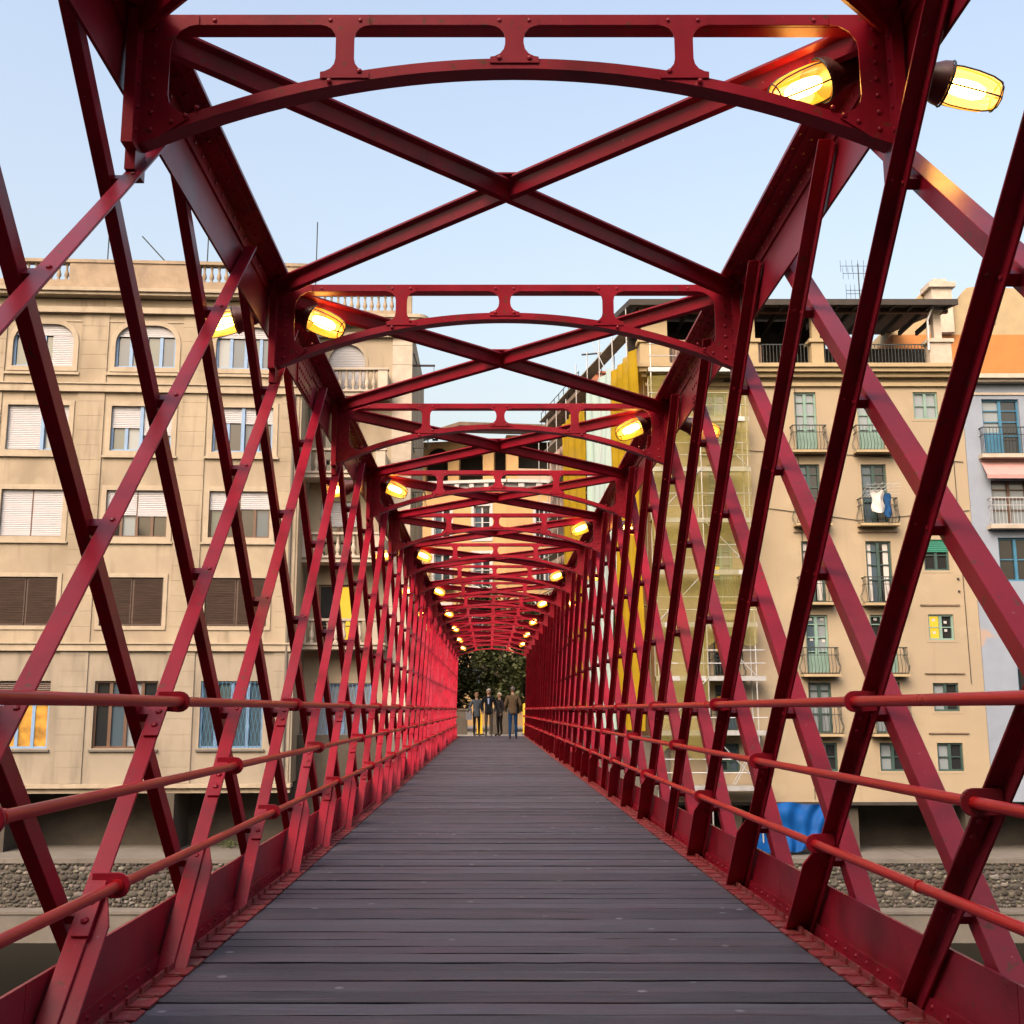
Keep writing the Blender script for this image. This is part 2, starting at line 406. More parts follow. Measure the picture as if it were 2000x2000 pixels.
# --- girders: chords, skirt plates, lattice bars
XI = 1.41
for s in (-1, 1):
    f = lambda x: (s*x)
    mb = MB()
    def bx(x0, x1, y0, y1, z0, z1): mb.box(min(s*x0, s*x1), max(s*x0, s*x1), y0, y1, z0, z1)
    bx(1.418, 1.430, -2, Y_END, 3.17, 3.499)            # web
    bx(1.285, 1.563, -2, Y_END, 3.500, 3.516)           # top plate
    bx(1.325, 1.4055, -2, Y_END, 3.488, 3.4985)         # inner angle, flat leg
    bx(1.4065, 1.4165, -2, Y_END, 3.405, 3.4985)        # inner angle, upright leg
    bx(1.4315, 1.4415, -2, Y_END, 3.405, 3.4985)
    bx(1.4425, 1.523, -2, Y_END, 3.488, 3.4985)
    chord = mb.build('top_chord', RED, bridge)
    rv = MB()
    yy = 0.5
    while yy < Y_END:
        rv.rivet((s*1.4065, yy, 3.447), (-s, 0, 0), .0125, .009)
        if yy < 26:
            rv.rivet((s*1.362, yy+.055, 3.488), (0, 0, -1), .0125, .009)
            rv.rivet((s*1.305, yy+.03, 3.500), (0, 0, -1), .010, .007)
        yy += .125
    rv.build('rivets', RED, chord, kind='stuff')
    for k in (1, 4, 7, 10, 13):                         # riveted web splices
        y0 = YK0 + PAN*k + 1.25; sp = MB(); sp.box(*sorted((s*1.4075, s*1.4175)), y0-.28, y0+.28, 3.185, 3.40)
        for i in range(8):
            for j in range(3): sp.rivet((s*1.4075, y0-.245+i*.07, 3.215+j*.075), (-s, 0, 0), .0125, .009)
        sp.build('web_splice', RED, chord)
    # bottom chord web (skirt) and its angle
    mb = MB()
    bx(1.418, 1.430, -2, Y_END, -.62, -.01); bx(1.33, 1.56, -2, Y_END, -.64, -.6215)
    bx(1.358, 1.4055, -2, Y_END, -.012, -.002); bx(1.4065, 1.4165, -2, Y_END, -.012, .052)
    bch = mb.build('bottom_chord', RED, bridge)
    rv = MB(); yy = .8
    while yy < 30:
        rv.rivet((s*1.4065, yy, .026), (-s, 0, 0), .010, .007); yy += .13
    rv.build('rivets', RED, bch, kind='stuff')
    for k in range(-2, 16):
        y0 = YK0 + PAN*k - .35; mb = MB(); bx(1.418, 1.430, y0+.002, min(y0+PAN-.002, Y_END), -.009, .24)
        mb.build('skirt_plate', RED, bridge)

def lbar(s, fam):
    """angle bar of the lattice in local coordinates: origin on the node line (z = 1.6), s = side, fam inner or outer"""
    lean = 1 if (s < 0) == (fam == 'inner') else -1       # +1 rises away from the camera
    d = Vector((0, lean*math.cos(ALPHA), math.sin(ALPHA))); n = Vector((0, -lean*math.sin(ALPHA), math.cos(ALPHA)))
    z0, z1 = (-.55, 3.385) if fam == 'inner' else (-.60, 3.40)
    a0, a1 = (z0-1.6)/math.sin(ALPHA), (z1-1.6)/math.sin(ALPHA)
    w, l, t = (.060, .065, .010) if fam == 'inner' else (.068, .048, .010) if lean < 0 else (.070, .085, .010)
    if fam == 'inner': X0, out, edge = 1.4055, -1, 1      # leg turned inwards, on the upper edge
    else: X0, out, edge = 1.4435, 1, (1 if lean > 0 else -1)
    e = edge
    poly = [(-w/2*e, 0), (w/2*e, 0), (w/2*e, l), ((w/2-t)*e, l), ((w/2-t)*e, t), (-w/2*e, t)]
    mb = MB()
    fn = lambda a, b, q: tuple(d*q + n*a + Vector((s*(X0 + out*b), 0, 0)))
    mb.prism(poly, fn, a0, a1)
    return mb, d, n
bar_mesh = {}
for s in (-1, 1):
    for fam in ('inner', 'outer'):
        mb, d, n = lbar(s, fam); bar_mesh[s, fam] = (mb.mesh('lattice_bar', RED, bevel=.0022), d, n)
node_z = [1.6 + .6175*i for i in range(-3, 3)]
# rivet pair at each crossing, shared
riv_mesh = {}
for s in (-1, 1):
    d, n = bar_mesh[s, 'inner'][1:]
    mb = MB()
    for zz in node_z:
        q = (zz-1.6)/d.z
        p = d*q
        leg_n = -n if s > 0 else n
        mb.rivet(p + Vector((s*1.3955, 0, 0)) - n*.004, (-s, 0, 0), .011, .008)
        mb.rivet(p + n*(.030 if s < 0 else .020) + Vector((s*1.366, 0, 0)), leg_n, .011, .008)
        mb.obox(p + Vector((s*1.4245, 0, 0)), Vector((1,0,0)), d, n, .0185, .020, .020)
    riv_mesh[s] = mb.mesh('crossing_rivets', RED)
# stiffener plates low on the inner bars
def stiff_mb(s):
    d, n = bar_mesh[s, 'inner'][1:]; mb = MB()
    q0, q1, q2 = (-.12-1.6)/d.z, (.33-1.6)/d.z, (.42-1.6)/d.z
    fn = lambda a, b, t: tuple(d*b + n*(.0175+t) + Vector((s*(1.395-a), 0, 0)))
    mb.prism([(0, q0), (.105, q0), (.105, q1), (.062, q2), (0, q2)], fn, -.010, .001)
    return mb.mesh('stiffener_plate', RED, bevel=.002)
stiff = {s: stiff_mb(s) for s in (-1, 1)}
# handrail brackets: a rounded tab the rail passes through and a riveted strap on the bar
RAILS = (1.03, .741, .444); RX = 1.305
def bracket(s, zr):
    d, n = bar_mesh[s, 'inner'][1:]; lean = 1 if s < 0 else -1
    mb = MB(); y0 = (zr-1.6)/SL*lean
    tab = [(-.005, -.034), (-.005, .040)] + [(a+.080, b) for a, b in arc(.0, .0, .040, 90, -90, 8)]
    fn = lambda a, b, t: (s*(1.385-a), y0 + t - .02, zr - 1.6 + b)
    mb.prism(tab, fn, -.006, .006)
    q1 = (zr-.035-1.6)/d.z
    off = .0305 if s < 0 else .0195
    sg = 1 if s < 0 else -1
    fn2 = lambda a, b, t: tuple(d*b + n*(off + sg*t) + Vector((s*(1.39-a), 0, 0)))
    mb.prism([(0, q1-.17), (.055, q1-.17), (.055, q1+.02), (0, q1+.02)], fn2, .0, .010)
    for b in (-.045, -.115): mb.rivet(Vector(fn2(.028, q1+b, .010)), n*sg, .015, .010)
    return mb.mesh('rail_bracket', RED, bevel=.0015)
brk = {(s, z): bracket(s, z) for s in (-1, 1) for z in RAILS}
for s in (-1, 1):
    for j in range(-3, 33):
        y = YK0 + 1.3*j
        if y > Y_END + 1.0: continue
        for fam in ('inner', 'outer'):
            if y > Y_END - .9 and ((s < 0) == (fam == 'inner')): continue
            o = link('lattice_bar', bar_mesh[s, fam][0], bridge, (0, y, 1.6))
            if fam == 'inner':
                link('crossing_rivets', riv_mesh[s], o, kind='stuff')
                if j % 4 != 3: link('stiffener_plate', stiff[s], o)
                odd = j % 2 == 1
                zs = ((RAILS[0], RAILS[2]) if odd == (s < 0) else (RAILS[1],))
                for z in zs: link('rail_bracket', brk[s, z], o, (0, 0, 0))
# --- handrails
for s in (-1, 1):
    for zi, z in enumerate(RAILS):
        r = .0195 if zi == 0 else .0175
        mb = MB().tube([(s*RX, -2, z), (s*RX, Y_END, z)], r, 14)
        h = mb.build('handrail', RED_RAIL, bridge, smooth=True)
        yy = 1.9 + .9*zi
        while yy < Y_END:
            MB().tube([(s*RX, yy-.012, z), (s*RX, yy+.012, z)], r+.0035, 14).build('collar', RED_RAIL, h, smooth=True); yy += PAN*2

# --- overhead portal frames
ZT, PW = 3.487, 1.365
RISE, CROWN = .285, 3.272
def arch_z(x): return CROWN - RISE*(x/PW)**2*(1 + .02*(x/PW)**2)
fnp = XZ(0)
xs = [-PW + 2*PW*i/36 for i in range(37)]
top_m = MB(); top_m.box(-PW, PW, -.006, .006, ZT-.044, ZT); top_m.box(-PW, PW, .0065, .070, ZT-.044, ZT-.035)
top_m = top_m.mesh('top_beam', RED, bevel=.002)
mb = MB()
mb.strip([(x, arch_z(x)) for x in xs], [(x, arch_z(x)+.040) for x in xs], fnp, -.006, .006)
mb.strip([(x, arch_z(x)) for x in xs], [(x, arch_z(x)+.009) for x in xs], fnp, .0065, .070)
arch_m = mb.mesh('arch_rib', RED)
def post_mesh(xc):
    mb = MB(); za, zb = arch_z(xc)+.020, ZT-.015; h = .034
    ztop = ZT-.044; zbot = arch_z(xc)+.040; rad = min(.052, (ztop-zbot)/2*.96)
    right = [(h+.055, za)] + [(h+rad*(1-math.cos(R(a))), zbot+rad*(1-math.sin(R(a)))) for a in (90, 68, 45, 22, 0)]
    right = [(h+.055, za), (h+.055, zbot+.003)] + [(h + rad - rad*math.cos(R(90-a)) if False else h + rad*(1-math.sin(R(a))), zbot+.004+rad*(1-math.cos(R(a)))) for a in (15, 40, 65, 90)]
    right += [(h + rad*(1-math.sin(R(a))), ztop-.004-rad*(1-math.cos(R(a)))) for a in (90, 65, 40, 15)] + [(h+.055, ztop-.003), (h+.055, zb)]
    poly = right + [(-a, b) for a, b in reversed(right)]
    # build as a stack so the outline stays simple
    for (a0, b0), (a1, b1) in zip(right[:-1], right[1:]):
        if b1 - b0 > 1e-5: mb.prism([(xc-a0, b0), (xc+a0, b0), (xc+a1, b1), (xc-a1, b1)], fnp, -.0115, -.0065)
    for q in (-.055, .055):
        mb.rivet((xc+q, -.0115, zbot-.002 + (0 if xc == 0 else (-.03 if q*xc > 0 else .008))), (0, -1, 0), .0105, .007)
        mb.rivet((xc+q, -.0115, ZT-.028), (0, -1, 0), .009, .005)
    return mb.mesh('post', RED)
posts = [post_mesh(x) for x in (-.622, 0, .622)]
def end_mesh(s):
    mb = MB(); xi = 1.262; r1, r2 = .10, .07
    zt = ZT-.045; za = arch_z(xi-.07)+.044
    fnl = lambda a, b, t: (s*a, t, b)
    inner = [(xi-r1, zt)] + [(xi-r1*(1-math.sin(R(a))), zt-r1*(1-math.cos(R(a)))) for a in (20, 45, 70, 90)]
    inner += [(xi-r2*(1-math.sin(R(a))), za+r2*(1-math.cos(R(a)))) for a in (90, 65, 40, 15)]
    pts = [(xi-r1, ZT-.01)] + inner + [(xi-r2-.01, arch_z(xi-.08)+.02)]
    for (a0, b0), (a1, b1) in zip(pts[:-1], pts[1:]):
        if b0 - b1 > 1e-5: mb.prism([(a0, b0), (PW, b0), (PW, b1), (a1, b1)], fnl, -.0125, -.0065)
    mb.prism([(xi-r2-.01, arch_z(xi-.08)+.02), (PW, arch_z(xi-.08)+.02), (PW, arch_z(PW)-.005), (xi+.03, arch_z(PW)+.02)], fnl, -.0125, -.0065)
    mb.prism([(PW-.004, arch_z(PW)-.03), (PW+.036, arch_z(PW)-.03), (PW+.036, ZT-.02), (PW-.004, ZT-.02)], fnl, -.075, -.013)
    mb.prism([(PW+.002, arch_z(PW)-.10), (PW+.04, arch_z(PW)-.10), (PW+.04, arch_z(PW)+.10), (PW+.002, arch_z(PW)+.10)], fnl, -.012, .10)
    for i in range(7): mb.rivet((s*(PW-.045), -.0125, arch_z(PW)+.05+i*.065), (0, -1, 0), .0105, .007)
    for i in range(5): mb.rivet((s*(PW-.004), -.045, arch_z(PW)+.03+i*.09), (-s, 0, 0), .010, .008)
    for a, b in ((.17, .035), (.12, .03), (.21, .05)): mb.rivet((s*(PW-a), -.0125, arch_z(PW-a)+b), (0, -1, 0), .010, .007)
    for a in (.12, .19, .26): mb.rivet((s*(PW-a), -.0066, ZT-.025), (0, -1, 0), .009, .005)
    return mb.mesh('end_bracket', RED)
ends = [end_mesh(s) for s in (-1, 1)]
for k in range(16):
    p = link('portal_frame', top_m, bridge, (0, YK0 + PAN*k, 0))
    link('arch_rib', arch_m, p)
    for q in posts: link('post', q, p)
    for q in ends: link('end_bracket', q, p)
# --- wind braces between the frames
def brace_mb(sg, dz):
    a, b = Vector((-sg*1.34, .06, 3.47+dz)), Vector((sg*1.34, PAN-.06, 3.47+dz))
    d = (b-a).normalized(); x = Vector((0,0,1)).cross(d).normalized(); mb = MB()
    fn = lambda p, q, t: tuple(a + d*t + x*p + Vector((0,0,q)))
    L = (b-a).length
    # bulb tee: flat top and a rounded stem
    mb.prism([(-.060, 0), (.060, 0), (.060, -.010), (.030, -.020), (.020, -.080), (.0, -.092), (-.020, -.080), (-.030, -.020), (-.060, -.010)], fn, 0, L)
    return mb.mesh('wind_brace', RED, smooth=25)
br = [brace_mb(1, 0), brace_mb(-1, .010)]
gus = MB(); gus.prism([(-.17, -.02), (-.12, .09), (.12, .09), (.17, -.02), (.12, -.10), (-.12, -.10)], lambda a, b, t: (a, PAN/2 + b, t), 3.481, 3.489)
for x, y in ((-.1, .05), (.1, .05), (-.1, -.06), (.1, -.06), (-.05, .07), (.05, .07), (0, .07)): gus.rivet((x, PAN/2+y, 3.481), (0, 0, -1), .014, .010)
gus = gus.mesh('gusset_plate', RED)
for k in range(-1, 15):
    b0 = link('wind_brace', br[0], bridge, (0, YK0 + PAN*k, 0)); link('gusset_plate', gus, b0)
    link('wind_brace', br[1], bridge, (0, YK0 + PAN*k, 0))

# ------------------------------------------------------------------ bulkhead lamps on the bridge
BULB = bpy.data.materials.new('lamp_bulb'); _t, _N, _L, _P = nodes(BULB)
_P.inputs['Base Color'].default_value = (0, 0, 0, 1); _P.inputs['Emission Color'].default_value = (1, .56, .16, 1); _P.inputs['Emission Strength'].default_value = 16
BOWL = bpy.data.materials.new('lamp_glass'); BOWL.use_nodes = True; _t = BOWL.node_tree; _N, _L = _t.nodes, _t.links; _N.clear()
_o = _N.new('ShaderNodeOutputMaterial'); _tr = _N.new('ShaderNodeBsdfTransparent'); _tr.inputs[0].default_value = (1, .86, .55, 1)
_gl = _N.new('ShaderNodeBsdfGlossy'); _gl.inputs['Roughness'].default_value = .15; _mx = _N.new('ShaderNodeMixShader'); _mx.inputs[0].default_value = .08
_em = _N.new('ShaderNodeEmission'); _em.inputs[0].default_value = (1, .33, .02, 1); _em.inputs[1].default_value = .50; _ad = _N.new('ShaderNodeAddShader')
_L.new(_tr.outputs[0], _mx.inputs[1]); _L.new(_gl.outputs[0], _mx.inputs[2]); _L.new(_mx.outputs[0], _ad.inputs[0]); _L.new(_em.outputs[0], _ad.inputs[1]); _L.new(_ad.outputs[0], _o.inputs[0])
def lamp_meshes(tilt, s0):
    ax = Vector((math.cos(tilt), 0, -math.sin(tilt))); o = Vector((s0, 0, 0)); M = {}
    side = Vector((0, 1, 0)); up = ax.cross(side)
    M['arm'] = MB().tube([(.0, 0, .015), (s0*.6, 0, .02), (s0+.0, 0, .012), o + ax*.05], .024, 10).box(-.004, .012, -.06, .06, -.06, .07).mesh('arm', LAMP_M, smooth=35)
    M['housing'] = MB().lathe([(0, .030), (.012, .052), (.10, .066), (.128, .080), (.150, .084), (.156, .078), (.158, .05)], o, ax, 20).mesh('housing', LAMP_M, smooth=35)
    bowl = [(.156, .070), (.19, .074), (.25, .073), (.31, .066), (.345, .054), (.362, .036), (.368, .012)]
    M['glass_bowl'] = MB().lathe(bowl, o, ax, 20).mesh('glass_bowl', BOWL, smooth=60)
    M['bulb'] = MB().lathe([(.165, .020), (.18, .027), (.22, .033), (.27, .032), (.30, .022), (.308, .010)], o, ax, 14).mesh('bulb', BULB, smooth=60)
    cg = MB()
    for k in range(6):
        a = 2*math.pi*(k+.5)/6; rd = side*math.cos(a) + up*math.sin(a)
        cg.tube([o + ax*h + rd*(r+.006) for h, r in bowl[:-1]] + [o + ax*.374], .0035, 5)
    for h, r in ((.158, .080), (.352, .052)):
        ring = [o + ax*h + (side*math.cos(2*math.pi*i/20) + up*math.sin(2*math.pi*i/20))*(r+.004) for i in range(21)]
        cg.tube(ring, .0045 if h < .2 else .003, 5, caps=False)
    M['cage'] = cg.mesh('cage', IRON, smooth=60)
    cb = [o + ax*(.06) + up*.0 + Vector((0, .0, .060)), o + ax*.02 + Vector((0, .02, .11)), Vector((s0*.5, .03, .12)), Vector((.01, .03, .06))]
    M['cable'] = MB().tube(cb, .006, 6).mesh('cable', IRON, smooth=60)
    return M
LM = {True: lamp_meshes(R(24), .06), False: lamp_meshes(R(16), .085)}
for k in range(16):
    s = 1 if k % 2 == 0 else -1
    for inside in (True, False):
        if not inside and k > 11: continue
        y = YK0 + PAN*k + .21
        root = empty('bridge_lamp', (s*BSX*(1.40 if inside else 1.432), y, 3.42 if inside else 3.385))
        face = -s if inside else s
        root.rotation_euler = (0, 0, 0 if face > 0 else math.pi)
        for nm, me in LM[inside].items(): link(nm, me, root)
        side = 'right' if s > 0 else 'left'
        n = k//2
        pos = ('nearest' if n == 0 else ORD[n] + ' nearest' if n < 7 else 'farthest')
        tag(root, f'lit caged lamp on the {"inner" if inside else "outer"} face of the {side} girder, {pos} of its row', 'lamp', f'lamps along the {side} {"inside" if inside else "outside"} of the bridge')
# ------------------------------------------------------------------ buildings: shared builders (local frame: x along the facade, y into it, z up)
def wall_holes(name, u0, u1, z0, z1, holes, m, parent, rev=.24, y=0.0):
    us = sorted({u0, u1, *[h[0] for h in holes], *[h[1] for h in holes]}); zs = sorted({z0, z1, *[h[2] for h in holes], *[h[3] for h in holes]})
    us = [u for u in us if u0 <= u <= u1]; zs = [z for z in zs if z0 <= z <= z1]
    mb = MB()
    for i in range(len(us)-1):
        for j in range(len(zs)-1):
            cu, cz = (us[i]+us[i+1])/2, (zs[j]+zs[j+1])/2
            if any(h[0] < cu < h[1] and h[2] < cz < h[3] for h in holes): continue
            mb.add([(us[i],y,zs[j]),(us[i+1],y,zs[j]),(us[i+1],y,zs[j+1]),(us[i],y,zs[j+1])], [(0,1,2,3)])
    for a, b, c, d in holes:
        mb.add([(a,y,c),(b,y,c),(b,y,d),(a,y,d),(a,y+rev,c),(b,y+rev,c),(b,y+rev,d),(a,y+rev,d)], [(0,4,5,1),(1,5,6,2),(2,6,7,3),(3,7,4,0)])
    me = bpy.data.meshes.new(name); me.from_pydata(mb.v, [], mb.f); me.materials.append(m); me.update()
    return link(name, me, parent)
def loop_rect(u0, u1, z0, z1, top=0):
    """outline of an opening, its upper corners rounded by top"""
    if not top: return [(u0, z0), (u1, z0), (u1, z1), (u0, z1)]
    return [(u0, z0), (u1, z0)] + arc(u1-top, z1-top, top, 0, 90, 6) + arc(u0+top, z1-top, top, 90, 180, 6)
def surround(parent, u0, u1, z0, z1, w, m, top=0, y0=-.045, y1=.0, name='surround'):
    A = loop_rect(u0, u1, z0, z1, top); B = loop_rect(u0-w, u1+w, z0-w, z1+w, (top+w) if top else 0)
    mb = MB(); A.append(A[0]); B.append(B[0]); mb.strip(A, B, XZ(0), y0, y1)
    return mb.build(name, m, parent)
def casement(parent, u0, u1, z0, z1, fm, gm, n=2, bars=(), y=.16, fw=.07, name='window', opened=None):
    """n glazed leaves in a frame; bars = heights of glazing bars as fractions"""
    mb = MB()
    mb.box(u0, u0+fw, y-.05, y+.03, z0, z1); mb.box(u1-fw, u1, y-.05, y+.03, z0, z1)
    mb.box(u0+fw, u1-fw, y-.05, y+.03, z0, z0+fw); mb.box(u0+fw, u1-fw, y-.05, y+.03, z1-fw, z1)
    du = (u1-u0)/n
    for i in range(1, n): mb.box(u0+du*i-fw*.8, u0+du*i+fw*.8, y-.048, y+.028, z0+fw, z1-fw)
    for b in bars:
        zb = z0 + (z1-z0)*b
        for i in range(n): mb.box(u0+du*i+fw*.85, u0+du*(i+1)-fw*.85, y-.03, y+.02, zb-.022, zb+.022)
    w = mb.build(name, fm, parent)
    for i in range(n):
        g = gm[i % len(gm)] if isinstance(gm, (list, tuple)) else gm
        MB().box(u0+du*i+.02, u0+du*(i+1)-.02, y+.031, y+.04, z0+.02, z1-.02).build('pane', g, w)
    return w
def blind(parent, u0, u1, z0, z1, m, y=.10, slat=.075):
    """roller blind with real slats"""
    mb = MB(); n = max(1, int((z1-z0)/slat)); h = (z1-z0)/n
    for i in range(n): mb.add([(u0,y,z0+h*i+.006),(u1,y,z0+h*i+.006),(u1,y-.012,z0+h*i+h*.5),(u0,y-.012,z0+h*i+h*.5),(u1,y,z0+h*(i+1)-.004),(u0,y,z0+h*(i+1)-.004)], [(0,1,2,3),(3,2,4,5)])
    mb.box(u0, u1, y+.006, y+.02, z0, z1); mb.box(u0, u1, y-.02, y+.006, z0-.05, z0-.001)
    return mb.build('roller_blind', m, parent)
BAL = MB().lathe([(0,.085),(.05,.085),(.07,.05),(.12,.05),(.20,.10),(.30,.085),(.44,.040),(.52,.055),(.56,.045),(.62,.075),(.67,.075)], n=8).mesh('baluster', STONE_L, smooth=50)
BALW = BAL.copy(); BALW.materials[0] = STONE_W
def balustrade(parent, u0, u1, z, y, n, me=BAL, m=STONE_L, rail=.10, sc=1.0):
    r = MB().box(u0, u1, y-.11, y+.11, z+.671*sc, z+.671*sc+rail).build('balustrade_rail', m, parent)
    for i in range(n):
        o = link('baluster', me, parent, (u0+(u1-u0)*(i+.5)/n, y, z)); o.scale = (sc, sc, sc)
    return r
def rail_iron(parent, u0, u1, z, y0, h, m=IRON, belly=.10, step=.13, name='railing', depth=.45):
    """wrought iron balcony railing with bellied bars, front and both returns"""
    mb = MB(); prof = [(0, 0), (belly*.8, .14), (belly, .28), (belly*.35, .50), (0, .68), (0, 1)]
    def barline(px, py, nx, ny): mb.tube([(px+nx*a, py+ny*a, z+h*b) for a, b in prof], .011, 4)
    n = max(2, int((u1-u0)/step))
    for i in range(n+1): barline(u0+(u1-u0)*i/n, y0, 0, -1)
    for u, sg in ((u0, -1), (u1, 1)):
        for q in (.33, .66): barline(u, y0+depth*q, sg, 0)
    for zz, g in ((z+h, .02), (z+h*.72, .012), (z+.02, .014)):
        mb.box(u0-.02, u1+.02, y0-g, y0+g, zz-g, zz+g)
        for u in (u0, u1): mb.box(u-g, u+g, y0+g, y0+depth, zz-g, zz+g)
    return mb.build(name, m, parent)

# ------------------------------------------------------------------ left: long apartment house over the river
LB = Plane(-14.4-.075, 44.5, math.atan(.051))
lh = empty('apartment_house', (LB.o.x, LB.o.y, 0), LB.a)
tag(lh, 'long beige apartment house with arched top windows and roller blinds over the river', 'building')
COLS = [-20.85, -16.7, -12.5, -8.35, -4.2, 0.0, 4.15]; WW = 1.24
ROWS = [(15.05, 16.88), (11.48, 13.38), (7.90, 9.83), (4.30, 6.25), (-.50, 2.12)]
U0, U1 = -23.4, 6.55
holes = [(c-WW, c+WW, a, b) for c in COLS for a, b in ROWS]
wall_holes('wall', U0, U1, 3.4, 18.0, [h for h in holes if h[2] > 3], PLASTER_L, lh)
wall_holes('wall', U0, U1, -1.85, 3.4, [h for h in holes if h[2] < 3], PLASTER_G, lh)
mb = MB(); mb.box(U1-.02, U1, .001, 9, -1.85, 18.0); mb.box(U0, U1-.03, .27, .30, -1.85, 18.0); mb.box(U0, U1-.03, 8.9, 9, -1.85, 18)
mb.build('side_wall', PLASTER_L, lh)
mb = MB(); mb.box(U0, U1+.05, -.35, .4, -2.0, -1.852); mb.box(U0, U1+.02, -.20, .0, -2.2, -2.001)
mb.build('base_ledge', TRIM_L, lh)
for z, h, p in ((13.95, .30, .16), (3.30, .26, .14), (14.26, .06, .22), (3.57, .06, .20)):
    MB().box(U0, U1+p, -p, -.001, z, z+h).build('string_course', TRIM_L, lh)
# cornice and parapet with balustrade openings
mb = MB(); mb.box(U0, U1+.2, -.22, -.002, 17.35, 17.60); mb.box(U0, U1+.45, -.45, .2, 18.06, 18.19); mb.box(U0, U1+.55, -.55, .2, 18.191, 18.34)
mb.build('cornice', TRIM_L, lh)
spans = [(-20.3, -17.2), (-13.6, -10.9), (-9.9, -7.6), (-6.55, -3.35), (2.1, 5.2)]
par = MB(); edges = [U0] + [x for s_ in spans for x in s_] + [U1]
for a, b in zip(edges[0::2], edges[1::2]): par.box(a, b, -.02, .30, 18.341, 19.62)
for a, b in spans: par.box(a, b, 0, .28, 18.341, 18.86)
par.box(U0, U1+.04, -.07, .36, 19.621, 19.76)
parapet = par.build('parapet', STONE_W, lh)
for a, b in spans:
    n = int((b-a)/.30)
    for i in range(n):
        o = link('baluster', BALW, parapet, (a+(b-a)*(i+.5)/n, .14, 18.86)); o.scale = (1.05, 1.05, 1.135)
MB().box(U0, U1, .3, 9, 18.35, 18.5).build('roof', TILE, lh)
